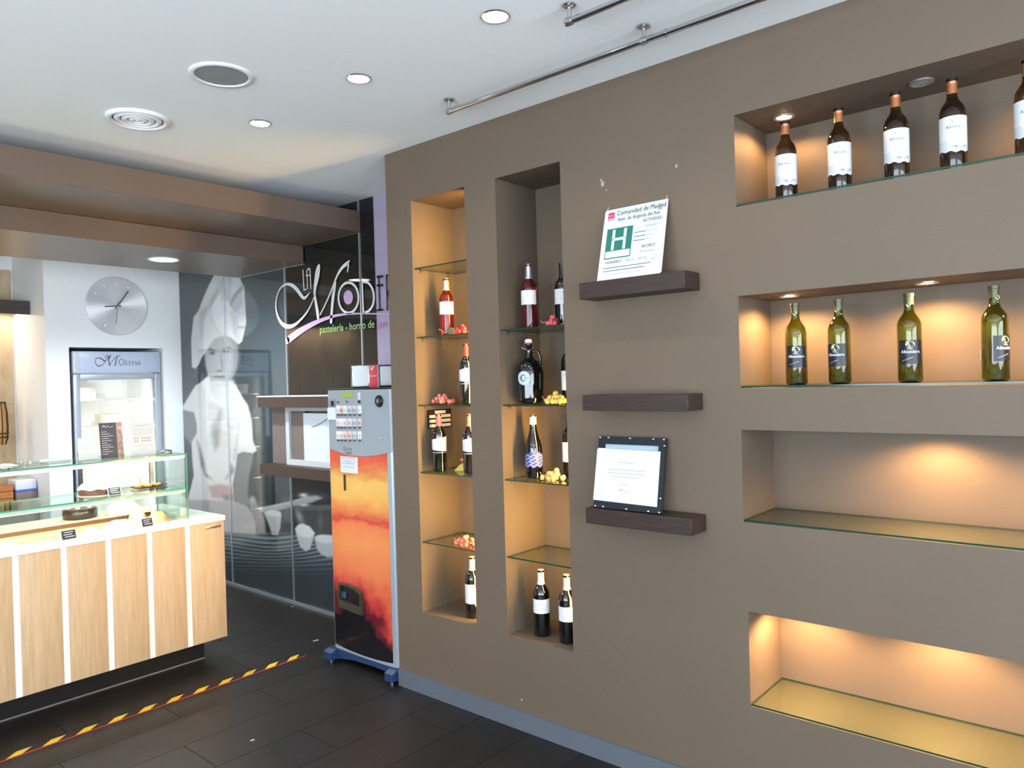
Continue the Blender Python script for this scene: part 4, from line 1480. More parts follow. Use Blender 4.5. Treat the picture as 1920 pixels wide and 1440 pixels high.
cb('plinth', cx0, CXR - .10, CY + .09, 4.95, 0, CZ0, mat('plinth_black', (20, 20, 22), .4))
cb('base_rail', cx0, CXR - .10, CY + .086, CY + .0899, .0, .004, ALU)
cb('carcass', cx0, CXR - .004, CY + .018, 5.02, CZ0, .70, mat('counter_carcass', (196, 176, 148), .5))
strips = [2.0235 - .2135 * k for k in range(11)]
xr = CXR
for k, sx in enumerate(strips):
    if sx < cx0:
        break
    cb('oak_panel', sx + .014, xr, CY, CY + .018, CZ0, CZ1 - .030, OAK, ctr, .001)
    cb('white_strip', sx - .014, sx + .014, CY + .001, CY + .018, CZ0, CZ1 - .030, CWHITE)
    xr = sx - .014
cb('top_edge', cx0, CXR + .006, CY - .008, CY + .02, CZ1 - .030, CZ1, CWHITE, ctr, .003)
cb('front_ledge', cx0, CXR + .004, CY + .02, CY + .10, CZ1 - .030, CZ1 - .001, CWHITE)
cb('end_top', 2.09, CXR + .004, CY + .10, 5.02, CZ1 - .030, CZ1 - .001, mat('counter_top_grey', (186, 190, 184), .2))
cb('well_floor', cx0, 2.09, CY + .10, 4.71, .70, .778, mat('well_wood', (226, 186, 140), .5))
cb('well_front', cx0, 2.09, CY + .085, CY + .10, .70, CZ1 - .002, mat('well_wood', (226, 186, 140)))
cb('back_ledge', cx0, 2.09, 4.72, 5.02, .70, .848, mat('ledge_beech', (226, 200, 168), .45))
cb('back_ledge_lip', cx0, 2.09, 4.712, 4.72, .826, .8475, mat('lip_brown', (120, 78, 46), .5))
# maker's plate: rounded metal badge
pl = cb('badge', 2.128, 2.226, CY - .004, CY, .776, .790, GREYMET, ctr, .0015)
mb = MB()
Plane((2.1535, CY - .004, .780), (1, 0, 0), (0, 0, 1), (0, -1, 0)).rect(mb, 0, .045, .002, .006, .0006)
keep(mb.build('lettering', INK), pl) if False else keep(mb.build('badge_lettering', INK), ctr)
# glass superstructure
GX1, GY0 = 2.078, 4.30


def glass_part(name, x0, x1, y0, y1, z0, z1, edge_axes, em=GREENEDGE2):
    g = MB()
    P = [(x0, y0, z0), (x1, y0, z0), (x1, y1, z0), (x0, y1, z0), (x0, y0, z1), (x1, y0, z1), (x1, y1, z1), (x0, y1, z1)]
    F = {'z': [(0, 3, 2, 1), (4, 5, 6, 7)], 'y': [(0, 1, 5, 4), (2, 3, 7, 6)], 'x': [(1, 2, 6, 5), (3, 0, 4, 7)]}
    for ax, fs in F.items():
        g.cur = 1 if ax in edge_axes else 0
        for f_ in fs:
            g.add([P[i] for i in f_], [(0, 1, 2, 3)])
    return keep(g.build(name, [SHELFG, em]), ctr)


glass_part('top_glass', cx0, GX1, GY0, 4.70, 1.215, 1.223, 'xy')
glass_part('middle_glass_shelf', cx0, GX1 - .009, GY0 + .002, 4.68, 1.015, 1.023, 'xy')
glass_part('end_glass', GX1 - .008, GX1, GY0 + .003, 4.70, CZ1, 1.215, 'yz')
glass_part('front_glass', cx0, GX1 - .009, GY0 - .002, GY0 + .002, CZ1, 1.0145, 'xz')
cb('light_bar', cx0, GX1 - .012, GY0 + .004, GY0 + .030, 1.198, 1.2145, CWHITE)
cb('light_bar', cx0, GX1 - .012, GY0 + .006, GY0 + .030, .998, 1.0145, CWHITE)
LEDB = emis('display_led', (255, 246, 228), 7)
cb('light_tube', cx0 + .02, GX1 - .03, GY0 + .012, GY0 + .024, 1.194, 1.198, LEDB)
cb('light_tube', cx0 + .02, GX1 - .03, GY0 + .012, GY0 + .024, .994, .998, LEDB)
for xx in (.25, 1.15, 2.03):
    cb('glass_post', xx - .010, xx + .010, 4.66, 4.68, CZ1 - .0, 1.215, CHROME)
area('display_light', (1.0, 4.36, .990), (0, .35, -1), 2.0, .03, 9, (1, .90, .74))
area('display_light', (1.0, 4.36, 1.190), (0, .35, -1), 2.0, .03, 6, (1, .95, .86))
cb('glass_clip', 2.085, 2.105, 4.40, 4.425, CZ1, CZ1 + .045, WHITEPL, ctr, .002)

# things on the top glass
ZT = 1.2232
def stand_card(name, x0, x1, h, y, lean, th, m_, label, cat, z=ZT):
    r = empty(name, ((x0 + x1) / 2, y, z))
    tag(r, label, cat)
    P_ = Plane((x0, y, z), (1, 0, 0), Vector((0, lean, 1)).normalized(), Vector((0, -1, lean)).normalized())
    W_ = x1 - x0
    keep(MB().prism([P_.p(0, 0), P_.p(W_, 0), P_.p(W_, h), P_.p(0, h)], P_.n * -th).build('card', m_), r)
    return r, P_, W_


r, P_, W_ = stand_card('card_holder', 1.545, 1.650, .125, 4.44, .08, .003, PAPER, 'white card in a clear holder on the top glass, left of the dark menu', 'card')
mb = MB()
for k, b_ in enumerate((.075, .03)):
    P_.rect(mb, .02, .085, b_, b_ + .0015)
keep(mb.build('lettering', INKL), r)
keep(MB().prism([P_.p(-.004, 0, -.004), P_.p(W_ + .004, 0, -.004), P_.p(W_ + .004, .122, -.004), P_.p(.07, .118, -.004), P_.p(.052, .110, -.004), P_.p(.034, .118, -.004), P_.p(-.004, .122, -.004)], P_.n * -.003).build('clear_back', PANE), r)
keep(MB().box(1.545, 1.650, 4.42, 4.50, ZT, ZT + .004).build('holder_base', PANE), r)
r, P_, W_ = stand_card('menu_leaflet', 1.668, 1.790, .200, 4.46, .12, .002, mat('leaflet_navy', (62, 72, 88), .4), 'dark blue price leaflet standing on the top glass', 'leaflet')
mb = MB()
P_.ribbon(mb, [(.016, .174, .002), (.026, .184, .004), (.034, .174, .002), (.046, .180, .003), (.058, .174, .002), (.074, .179, .002)], .001)
for k in range(11):
    P_.rect(mb, .008, .008 + .03 + .04 * ((k * 7) % 5) / 5, .148 - .0125 * k, .1505 - .0125 * k, .001)
keep(mb.build('lettering', mat('leaflet_white_print', (206, 214, 224), .5)), r)
mb = MB()
P_.rect(mb, W_ * .74, W_, .0, .2, .001)
keep(mb.build('photo_strip', mat('leaflet_photo', (176, 150, 140), .5, noise=.5, nscale=25)), r)
r, P_, W_ = stand_card('notice_sheet', 1.828, 1.972, .190, 4.46, .12, .002, PAPER, 'white printed notice sheet standing on the top glass, right of the menu', 'sheet')
mb = MB()
P_.rect(mb, .03, .115, .172, .174)
for k in range(4):
    P_.rect(mb, .018, .130, .150 - .010 * k, .1512 - .010 * k)
for k in range(2):
    for x in (.025, .038, .066, .080, .094, .108):
        P_.rect(mb, x, x + .009, .095 - .016 * k, .102 - .016 * k)
P_.rect(mb, .025, .120, .055, .0562)
P_.rect(mb, .055, .090, .030, .0312)
keep(mb.build('lettering', INKG), r)
ps = empty('paper_stack', (1.47, 4.56, ZT))
tag(ps, 'flat stack of white papers on the top glass', 'papers')
for k in range(5):
    o = MB().box(-.065, .065, -.045, .045, .0, .0022).build('paper_sheet', PAPER, ps)
    o.location = (random.uniform(-.008, .008), random.uniform(-.006, .006), .0024 * k)
    o.rotation_euler = (0, 0, random.uniform(-.25, .25))
nk = empty('folded_napkin', (1.235, 4.56, ZT))
tag(nk, 'small folded white napkin with wire holder at the left on the top glass', 'napkin')
MB().add([(-.05, -.03, .001), (.05, -.035, .001), (.045, .035, .001), (-.04, .03, .001), (-.01, -.005, .014), (.03, .01, .010)], [(0, 1, 4), (1, 5, 4), (1, 2, 5), (2, 3, 4, 5), (3, 0, 4), (3, 2, 1, 0)]).build('paper_fold', PAPER, nk)
MB().tube([(.05, 0, .002), (.07, .0, .004), (.082, 0, .030), (.088, .0, .004), (.106, 0, .004)], .003, 8).build('wire_loop', GREYMET, nk)
MB().box(.105, .120, -.006, .012, .0005, .018).build('clip_block', GREYMET, nk)
tg = empty('metal_tongs', (2.045, 4.50, ZT))
tag(tg, 'small shiny metal tongs lying on the top glass at its right end', 'tongs')
MB().tube([(-.04, 0, .006), (-.02, .006, .012), (.0, .008, .014), (.022, .004, .008)], [.004, .003, .004, .007], 8).build('arm', CHROME, tg, 60)
MB().tube([(-.04, 0, .006), (-.02, -.010, .010), (.004, -.014, .010), (.03, -.008, .006)], [.004, .003, .004, .007], 8).build('arm', CHROME, tg, 60)

# pastry on the middle shelf
ZM = 1.0232
SPONGE = mat('sponge', (196, 150, 100), .8, noise=.2, nscale=60)
CHOC = mat('chocolate', (58, 34, 26), .3, coat=.4)
ICING = mat('white_icing', (246, 242, 232), .5)
PLATE = mat('cake_board', (214, 206, 192), .4)
ck = empty('meringue_cake', (1.66, 4.50, ZM))
tag(ck, 'white domed meringue cake with dark filling on the middle glass shelf', 'cake')
MB().lathe([(0, 0), (.105, 0), (.108, .003), (0, .004)], 32).build('cake_board', PLATE, ck, 40)
MB().lathe([(0, .004), (.092, .004), (.094, .008), (.094, .040), (0, .040)], 32).build('chocolate_base', mat('brown_cake', (96, 66, 56), .6), ck, 40)
pr_ = [(.098, .036), (.099, .045), (.088, .058), (.070, .068), (.045, .074), (0, .077)]
mb = MB().lathe(pr_, 40)
mb.v = [(x * (1 + .05 * math.sin(9 * math.atan2(y, x))), y * (1 + .05 * math.sin(9 * math.atan2(y, x))), z + .004 * math.sin(5 * math.atan2(y, x) + x * 40)) for x, y, z in mb.v]
mb.build('meringue_top', ICING, ck, 60)


def price_tag(x, y, z, w_, h, label, rz=0):
    r = empty('price_tag', (x, y, z))
    r.rotation_euler = (0, 0, rz)
    tag(r, label, 'price tag', 'black pastry price tags')
    P_ = Plane((-w_ / 2, 0, .002), (1, 0, 0), Vector((0, .35, 1)).normalized(), Vector((0, -1, .35)).normalized())
    MB().prism([P_.p(-.004, -.002), P_.p(w_ + .004, -.002), P_.p(w_ + .004, h + .004), P_.p(-.004, h + .004)], P_.n * -.003).build('clear_holder', mat('tag_holder', (200, 204, 208), .2), r)
    MB().prism([P_.p(0, 0), P_.p(w_, 0), P_.p(w_, h), P_.p(0, h)], P_.n * .001).build('black_card', mat('tag_black', (48, 52, 60), .5), r)
    mb = MB()
    for k, (a0, a1) in enumerate(((.15, .85), (.12, .75), (.2, .9))):
        P_.rect(mb, w_ * a0, w_ * a1, h * (.75 - .26 * k), h * (.83 - .26 * k), .0018)
    mb.build('tag_print', mat('tag_white_print', (214, 220, 228), .5), r)
    MB().box(-w_ / 2, w_ / 2, .0, .022, 0, .0018).build('foot', mat('tag_holder', (200, 204, 208)), r)


price_tag(1.705, 4.385, ZM, .062, .040, 'black price tag in front of the meringue cake on the middle shelf')
price_tag(1.425, 4.255, CZ1, .066, .044, 'black price tag at left on the counter front ledge', .05)
price_tag(1.822, 4.255, CZ1, .056, .042, 'black price tag on the front ledge near the whipped pastries', .05)
tr_ = empty('pastry_tray', (1.955, 4.53, ZM))
tag(tr_, 'dark oval tray on the right end of the middle glass shelf', 'tray')
mb = MB().lathe([(0, 0), (.085, 0), (.105, .008), (.110, .012), (.106, .012), (.086, .004), (0, .003)], 36)
mb.v = [(x, y * .62, z) for x, y, z in mb.v]
mb.build('tray_dish', mat('tray_dark', (70, 62, 58), .25, .4), tr_, 50)
CROI = mat('croissant_crust', (206, 148, 78), .45, noise=.3, nscale=40, coat=.2)


def croissant(x, y, z, s, rz, label):
    r = empty('croissant', (x, y, z))
    tag(r, label, 'croissant', 'small croissants on the oval tray')
    r.rotation_euler = (0, 0, rz)
    pts, rs = [], []
    for k in range(13):
        t = -1 + 2 * k / 12
        a = t * 1.25
        pts.append((.030 * s * math.sin(a), .030 * s * (1 - math.cos(a)), .011 * s))
        rs.append(s * (.003 + .0105 * math.cos(t * math.pi / 2) ** .8) * (1 + .12 * ((k % 2) * 2 - 1)))
    MB().tube(pts, rs, 12).build('crust', CROI, r, 70)


for i, (dx, dy, rz, lb) in enumerate(((-.062, -.008, .5, 'leftmost small croissant on the oval tray'), (-.030, .012, 2.3, 'second small croissant from the left, back of the oval tray'), (-.008, -.016, .2, 'middle small croissant at the front of the oval tray'), (.026, .010, 2.8, 'fourth small croissant from the left on the oval tray'), (.056, -.010, .9, 'rightmost small croissant on the oval tray'))):
    croissant(1.955 + dx, 4.53 + dy, ZM + .0042, .8, rz, lb)
# things in the well and on the back ledge
cc = empty('chocolate_cake', (1.69, 4.86, .848))
tag(cc, 'glossy chocolate cake on a pale board on the back ledge', 'cake')
MB().lathe([(0, 0), (.120, 0), (.123, .003), (0, .004)], 36).build('cake_board', PLATE, cc, 40)
MB().lathe([(0, .004), (.088, .004), (.092, .010), (.092, .052), (.086, .060), (0, .062)], 36).build('glaze', CHOC, cc, 50)
for k in range(6):
    a = k * math.pi / 3
    MB().lathe([(0, .061), (.014, .062), (.012, .072), (.006, .080), (0, .084)], 12, .062 * math.cos(a), .062 * math.sin(a)).build('cream_rosette', mat('pink_cream', (206, 176, 170), .5), cc, 60)


def mound(name, x, y, z, rx, ry, h, m_, label, cat, seed, group=None, bumps=7):
    rd = random.Random(seed)
    r = empty(name, (x, y, z))
    tag(r, label, cat, group)
    prf = [(0, 0), (1, 0), (1.03, .18), (.94, .45), (.75, .72), (.45, .92), (0, 1.0)]
    mb = MB().lathe(prf, 32)
    ph = rd.uniform(0, 6)
    out = []
    for vx_, vy_, vz_ in mb.v:
        a = math.atan2(vy_, vx_)
        k = 1 + .10 * math.sin(bumps * a + ph + vz_ * 3) * (vz_ > 0)
        out.append((vx_ * rx * k, vy_ * ry * k, vz_ * h * (1 + .12 * math.sin(vx_ * 7 + ph) * math.sin(vy_ * 6))))
    mb.v = out
    mb.build('body', m_, r, 70)
    MB().lathe([(0, -.0004), (1.12, -.0004), (1.15, .003), (1.10, .003), (0, .002)], 28).build('paper_case', PLATE, r, 50)
    r.children[-1].scale = (rx, ry, 1)
    return r


ZWL = .7787
CREAMM = mat('whipped_cream', (248, 244, 236), .55)
GOLD = mat('custard_gold', (232, 178, 100), .5, noise=.2, nscale=40)
BERRY = mat('berry_cream', (206, 140, 120), .5, noise=.3, nscale=40)
mound('cream_pastry', 1.76, 4.50, ZWL, .09, .07, .085, CREAMM, 'large heap of whipped cream pastry right in the display well', 'pastry', 3)
mound('cream_pastry', 1.585, 4.42, ZWL, .07, .06, .075, CREAMM, 'whipped cream pastry behind the left price tag', 'pastry', 4)
mound('fruit_tart', 1.485, 4.56, ZWL, .045, .045, .05, BERRY, 'pinkish fruit tart in the display well', 'pastry', 5)
mound('custard_pastry', 1.36, 4.47, ZWL, .075, .06, .05, GOLD, 'golden custard pastry left of the price tag', 'pastry', 6)
mound('custard_pastry', 1.20, 4.47, ZWL, .07, .06, .06, CREAMM, 'pale cream pastry at the left picture edge of the well', 'pastry', 7)
mound('custard_pastry', 1.05, 4.47, ZWL, .06, .05, .09, mat('brown_bun', (176, 106, 62), .5), 'brown bun at the far left of the display well', 'pastry', 8)
mound('whipped_cake', 1.925, 4.84, .848, .09, .075, .085, CREAMM, 'tall white whipped cake on the back ledge near the glass end', 'cake', 9)
mound('sandwich_roll', 1.985, 4.50, ZWL, .065, .05, .10, mat('roll_crust', (214, 168, 120), .6, noise=.2, nscale=30), 'crusty pale brown roll at the right end of the display well', 'bread', 10)
mound('sandwich_roll', 1.915, 4.612, ZWL, .05, .05, .13, mat('flour_roll', (226, 206, 184), .6), 'floury pale roll behind the crusty roll', 'bread', 11)
bx = empty('price_card', (2.135, 4.52, CZ1))

# ================================================================== FRIDGE
print('fridge')
fg = empty('glass_door_fridge', (2.57, 6.8, 0))
tag(fg, 'tall glass door fridge with lit white inside, set into the back wall', 'fridge')
FXA, FXB, FY = 2.232, 2.918, 6.475
FSILV = mat('fridge_silver', (172, 180, 192), .35, .3)
FWHT = mat('fridge_inner_white', (245, 245, 240), .5)


def fb(name, x0, x1, y0, y1, z0, z1, m_, bev=0, seg=2):
    o = bevel_box(name, x0, x1, y0, y1, z0, z1, bev, m_, None, seg) if bev else MB().box(x0, x1, y0, y1, z0, z1).build(name, m_)
    return keep(o, fg)


fb('side_wall', FXA, FXA + .03, FY + .06, 7.12, 0, 1.925, FSILV)
fb('side_wall', FXB - .03, FXB, FY + .06, 7.12, 0, 1.925, FSILV)
fb('back_wall', FXA + .03, FXB - .03, 7.08, 7.12, .1, 1.74, FWHT)
fb('top_box', FXA, FXB, FY + .06, 7.12, 1.75, 1.925, FSILV)
fb('base_box', FXA + .03, FXB - .03, FY + .06, 7.12, 0, .12, FSILV)
for sgn, x in ((1, FXA + .03), (-1, FXB - .03)):
    fb('inner_liner', min(x, x + sgn * .006), max(x, x + sgn * .006), FY + .065, 7.08, .12, 1.75, FWHT)
fb('header_panel', FXA, FXB, FY, FY + .06, 1.748, 1.925, mat('header_grey', (184, 192, 206), .35), .004)
fb('header_screen', FXA + .045, FXB - .03, FY - .003, FY, 1.762, 1.912, mat('header_lilac', (176, 184, 206), .3, emit=(170, 180, 210), estr=.12), .001)
HPl = Plane((FXA, FY - .0032, 1.748), (1, 0, 0), (0, 0, 1), (0, -1, 0))
mb = MB()
hs = .6 / 1309 * 1.22


def hp(cx, cy):
    p = onY(120 + cx * .15279, 640 + cy * .15279, FY - .0035)
    return p.x - FXA, p.z - 1.748


def hrib(pts, sub=6):
    HPl.ribbon(mb, [(*hp(x, y), w_ * .00058) for x, y, w_ in pts], .0006, sub)


hrib([(515, 225, 4), (500, 242, 12), (475, 225, 14), (440, 205, 12), (400, 210, 8), (383, 245, 7), (395, 285, 9), (430, 305, 11), (475, 285, 8), (515, 240, 6), (545, 190, 8)])
hrib([(560, 300, 12), (553, 255, 12), (548, 225, 12), (560, 190, 18), (575, 168, 6)])
hrib([(565, 290, 5), (600, 235, 7), (640, 195, 9), (670, 180, 9), (698, 172, 4)])
hrib([(625, 305, 11), (635, 260, 11), (645, 215, 9), (655, 190, 5)])
hrib([(705 + 28 * math.sin(t), 255 - 38 * math.cos(t), 7) for t in np.linspace(0, 2 * math.pi, 17)], 2)
for ch, x in (('D', 748), ('E', 795), ('R', 832), ('N', 872), ('A', 912)):
    a, b_ = hp(x, 292)
    HPl.text(mb, ch, a, b_, .052, .0006, sx=.52)
hrib([(508, 170, 6), (510, 205, 6), (522, 204, 6)])
hrib([(527, 205, 6), (530, 170, 6), (540, 170, 6), (542, 205, 6)])
keep(mb.build('logo_lettering', INK), fg)
for k in range(9):
    fb('vent_fin', FXA + .003, FXA + .018, FY - .0035, FY, 1.765 + k * .0165, 1.773 + k * .0165, WHITEPL)
# door
DZ0, DZ1 = .10, 1.74
fb('door_frame', FXA, FXA + .05, FY, FY + .055, DZ0, DZ1, FSILV, .006)
fb('door_frame', FXB - .05, FXB, FY, FY + .055, DZ0, DZ1, FSILV, .006)
fb('door_frame', FXA + .05, FXB - .05, FY, FY + .055, DZ1 - .045, DZ1, FSILV, .006)
fb('door_frame', FXA + .05, FXB - .05, FY, FY + .055, DZ0, DZ0 + .06, FSILV, .006)
fb('door_glass', FXA + .05, FXB - .05, FY + .025, FY + .032, DZ0 + .06, DZ1 - .045, PANE)
fb('door_handle', FXA + .012, FXA + .036, FY - .035, FY, .80, 1.12, mat('handle_grey', (86, 88, 92), .4), .006)
for z in (.42, .72, 1.02, 1.30, 1.53):
    g = MB()
    for k in range(16):
        x = FXA + .045 + (FXB - FXA - .09) * k / 15
        g.box(x - .002, x + .002, FY + .12, 7.05, z, z + .004)
    g.box(FXA + .04, FXB - .04, FY + .115, FY + .122, z - .004, z + .008)
    keep(g.build('wire_shelf', mat('shelf_wire_white', (232, 232, 228), .4)), fg)
area('fridge_light', (FXB - .07, FY + .10, 1.0), (-.5, 1, 0), .05, 1.4, 2.6, (1, .98, .94))
area('fridge_light', (FXA + .07, FY + .10, 1.0), (.5, 1, 0), .05, 1.4, 2.2, (1, .96, .88))
# things in the fridge
def carton(name, x0, x1, y0, y1, z0, z1, col, label, cat='carton'):
    r = empty(name, ((x0 + x1) / 2, (y0 + y1) / 2, z0))
    tag(r, label, cat, 'cartons in the lit fridge')
    m_ = mat('carton_%d_%d_%d' % col, col, .6)
    keep(bevel_box('box_body', x0, x1, y0, y1, z0, z1, .003, m_, None, 1), r)
    keep(MB().box(x0 - .003, x1 + .003, y0 - .003, y1 + .003, z1 - .02, z1 + .003).build('lid', mat('carton_lid', (236, 230, 214), .6)), r)
    keep(MB().box(x0 + (x1 - x0) * .25, x1 - (x1 - x0) * .25, y0 - .0015, y0, z0 + (z1 - z0) * .3, z0 + (z1 - z0) * .7).build('label', LABELW), r)


carton('cake_carton', 2.30, 2.50, 6.70, 6.95, 1.0285, 1.20, (238, 226, 196), 'cream cake carton on the fridge shelf at left, upper rows')
carton('cake_carton', 2.56, 2.76, 6.72, 6.95, 1.3085, 1.40, (226, 226, 214), 'flat pale carton on the second fridge shelf')
carton('cake_carton', 2.32, 2.48, 6.70, 6.92, 1.5385, 1.63, (240, 236, 220), 'pale carton on the top fridge shelf at left')
carton('cake_carton', 2.60, 2.80, 6.70, 6.92, .7285, .83, (236, 220, 178), 'yellowish carton on a lower fridge shelf, seen through the counter glass')

# wall clock
ck = empty('wall_clock', (2.568, YB - .002, 2.297))
tag(ck, 'large round brushed steel wall clock with dot markers above the fridge', 'clock')
CLK = bpy.data.materials.new('clock_radial_steel')
CLK.use_nodes = True
nt = CLK.node_tree
b = nt.nodes['Principled BSDF']
b.inputs['Metallic'].default_value = .5
b.inputs['Roughness'].default_value = .38
b.inputs['Base Color'].default_value = (*srgb((232, 233, 236)), 1)
b.inputs['Anisotropic'].default_value = .85
b.inputs['Anisotropic Rotation'].default_value = .25
tg_ = nt.nodes.new('ShaderNodeTangent')
tg_.direction_type = 'RADIAL'
tg_.axis = 'Z'
nt.links.new(tg_.outputs[0], b.inputs['Tangent'])
face = MB().lathe([(0, -.0), (.238, -.0), (.240, .004), (.240, .014), (.237, .018), (0, .018)], 72).build('clock_face', CLK, ck, 30)
face.rotation_euler = (math.pi / 2, 0, 0)
for k in range(12):
    a = 2 * math.pi * k / 12
    d = MB().lathe([(.0075, 0), (.007, .003), (.004, .006), (0, .007)], 14).build('hour_dot', mat('dot_white', (250, 250, 250), .2, coat=.5), ck, 60)
    d.rotation_euler = (math.pi / 2, 0, 0)
    d.location = (.186 * math.sin(a), -.018, .186 * math.cos(a))
HND = mat('clock_hand', (70, 72, 76), .35, .6)
for nm, ang, ln, wd in (('minute_hand', math.radians(35), .158, .007), ('hour_hand', math.radians(264), .098, .009)):
    h = MB().box(-wd / 2, wd / 2, -.0015, .0015, -.03, ln).build(nm, HND, ck)
    h.location = (0, -.0245 if nm[0] == 'm' else -.0215, 0)
    h.rotation_euler = (0, ang, 0)
h = MB().box(-.0012, .0012, -.001, .001, -.04, .15).build('second_hand', HND, ck)
h.location = (0, -.0275, 0)
h.rotation_euler = (0, math.radians(186), 0)
h = MB().lathe([(.009, 0), (.009, .012), (0, .013)], 16).build('hub', CHROME, ck, 40)
h.rotation_euler = (math.pi / 2, 0, 0)
h.location = (0, -.018, 0)

# ================================================================== RECESS (left edge)
rs = empty('recess_shelf', (1.4, 6.95, 2.24))
tag(rs, 'dark shelf board with a light strip, high in the recess at the left edge', 'shelf')
keep(bevel_box('shelf_board', .6, 2.0385, 6.774, 7.183, 2.272, 2.335, .002, mat('shelf_dark', (62, 56, 54), .4), None, 1), rs)
keep(MB().box(.65, 2.03, 7.09, 7.12, 2.265, 2.272).build('light_strip', emis('strip_warm', (255, 226, 190), 6)), rs)
keep(MB().box(.6, 2.0385, 6.774, 6.79, 2.228, 2.272).build('shelf_lip', mat('shelf_dark', (62, 56, 54))), rs)  # lip added to hide the light strip's reflection in the mural glass
area('recess_light', (1.35, 7.08, 2.262), (0, -.1, -1), 1.3, .03, 9, (1, .84, .64))
bc = empty('back_counter', (1.2, 6.85, 0))
tag(bc, 'dark work counter in the recess, seen through the display glass', 'counter')
keep(MB().box(.2, 2.038, 6.70, 7.18, 0, .70).build('cabinet_body', mat('back_cabinet', (150, 144, 140), .5)), bc)
keep(bevel_box('worktop', .2, 2.038, 6.66, 7.18, .70, .74, .003, mat('worktop_dark', (54, 50, 50), .3), None, 1), bc)
wc = empty('wooden_crate', (1.80, 6.80, .74))
tag(wc, 'orange brown wooden crate on the work counter at the left edge', 'crate')
for k in range(3):
    keep(MB().box(1.70, 1.868, 6.72, 6.73, .742 + .055 * k, .79 + .055 * k).build('slat', wood('crate_wood%d' % k, (150, 92, 50), (184, 122, 72), (3, 3, 20))), wc)
keep(MB().box(1.70, 1.868, 6.73, 6.90, .742, .89).build('crate_body', mat('crate_inner', (140, 90, 52), .6)), wc)
pk = empty('wrapped_package', (1.955, 6.80, .74))
tag(pk, 'grey and white plastic wrapped package with blue stripe on the work counter', 'package')
keep(bevel_box('lower_box', 1.885, 2.03, 6.72, 6.92, .741, .835, .006, mat('package_grey', (122, 108, 106), .5), None, 2), pk)
keep(bevel_box('upper_wrap', 1.885, 2.03, 6.72, 6.92, .845, .925, .010, mat('package_white', (206, 210, 220), .3), None, 3), pk)
keep(MB().box(1.884, 2.031, 6.719, 6.921, .833, .847).build('blue_stripe', mat('package_blue', (70, 96, 190), .4)), pk)
ln_ = empty('hanging_lantern', (1.852, 6.93, 1.20))
tag(ln_, 'hanging dark lantern with amber bars at the left picture edge', 'lantern')
AMB = mat('amber_glass', (150, 112, 56), .3, emit=(255, 180, 90), estr=.06)
MB().lathe([(0, 0), (.030, .002), (.046, .05), (.050, .14), (.046, .26), (.034, .33), (0, .335)], 24).build('amber_body', AMB, ln_, 60)
for k in range(8):
    a = 2 * math.pi * k / 8
    MB().tube([(.034 * math.cos(a), .034 * math.sin(a), .0), (.050 * math.cos(a), .050 * math.sin(a), .05), (.054 * math.cos(a), .054 * math.sin(a), .14), (.050 * math.cos(a), .050 * math.sin(a), .26), (.037 * math.cos(a), .037 * math.sin(a), .335)], .0035, 6).build('bar', BLACKP, ln_)
for z_, r_ in ((.06, .053), (.09, .055), (.335, .040)):
    MB().tube([(r_ * math.cos(2 * math.pi * k / 24), r_ * math.sin(2 * math.pi * k / 24), z_) for k in range(25)], .005, 6).build('hoop', BLACKP, ln_)
MB().tube([(0, 0, .335), (0, 0, .40), (0, -.03, .9), (0, -.03, 1.070)], .003, 6).build('hanging_cord', BLACKP, ln_)

# ================================================================== CIGARETTE MACHINE
print('machine')
MX, MY0_, MY1_ = 2.600, 3.068, 3.655
MZ0, MZ1 = .075, 1.572
mc = empty('cigarette_machine', (2.8, (MY0_ + MY1_) / 2, 0))
tag(mc, 'slim grey cigarette machine with an orange sunset front beside the brown wall', 'vending machine')
MGREY = mat('machine_grey', (146, 155, 164), .4, .15)
MSILV = mat('machine_silver', (168, 178, 188), .35, .4)
keep(bevel_box('cabinet', MX + .035, 3.05, MY0_, MY1_, MZ0, MZ1 - .004, .006, mat('machine_side', (150, 158, 168), .45), None, 2), mc)
keep(bevel_box('top_cover', MX + .02, 3.06, MY0_ - .002, MY1_ + .002, MZ1 - .004, MZ1 + .006, .002, mat('machine_top_black', (30, 32, 36), .4), None, 1), mc)
# convex door: profile in plan
N = 24
def door_x(t):          # t 0..1 from right (Y small) to left
    e = .045
    d_ = min(t, 1 - t)
    edge = .030 * (1 - min(d_ / e, 1)) ** 2
    return MX + .012 * (2 * t - 1) ** 2 + edge - .012
ts = sorted(set([0, .01, .02, .03, .045] + list(np.linspace(.06, .94, 18)) + [.955, .97, .98, .99, 1]))


def door_strip(z0f, z1f, t0, t1, m_, name, off=0.0, nz_=1):
    tt = [t for t in ts if t0 < t < t1]
    tt = [t0] + tt + [t1]
    vs_, fs = [], []
    for t in tt:
        x = door_x(t) - off
        yv = MY0_ + (MY1_ - MY0_) * t
        a, b_ = z0f(t), z1f(t)
        for j in range(nz_ + 1):
            vs_.append((x, yv, a + (b_ - a) * j / nz_))
    w_ = nz_ + 1
    for i in range(len(tt) - 1):
        for j in range(nz_):
            fs.append((i * w_ + j, i * w_ + j + 1, (i + 1) * w_ + j + 1, (i + 1) * w_ + j))
    # returns to the cabinet
    n = len(vs_)
    bk = [(MX + .036, v[1], v[2]) for v in vs_]
    vs_ += bk
    for j in range(nz_):
        fs.append((j, j + 1, n + j + 1, n + j))
        q = (len(tt) - 1) * w_
        fs.append((q + j, q + j + 1, n + q + j + 1, n + q + j))
    for i in range(len(tt) - 1):
        fs.append((i * w_, (i + 1) * w_, n + (i + 1) * w_, n + i * w_))
        fs.append((i * w_ + nz_, (i + 1) * w_ + nz_, n + (i + 1) * w_ + nz_, n + i * w_ + nz_))
    return keep(MB().add(vs_, fs).build(name, m_, None, 30), mc)


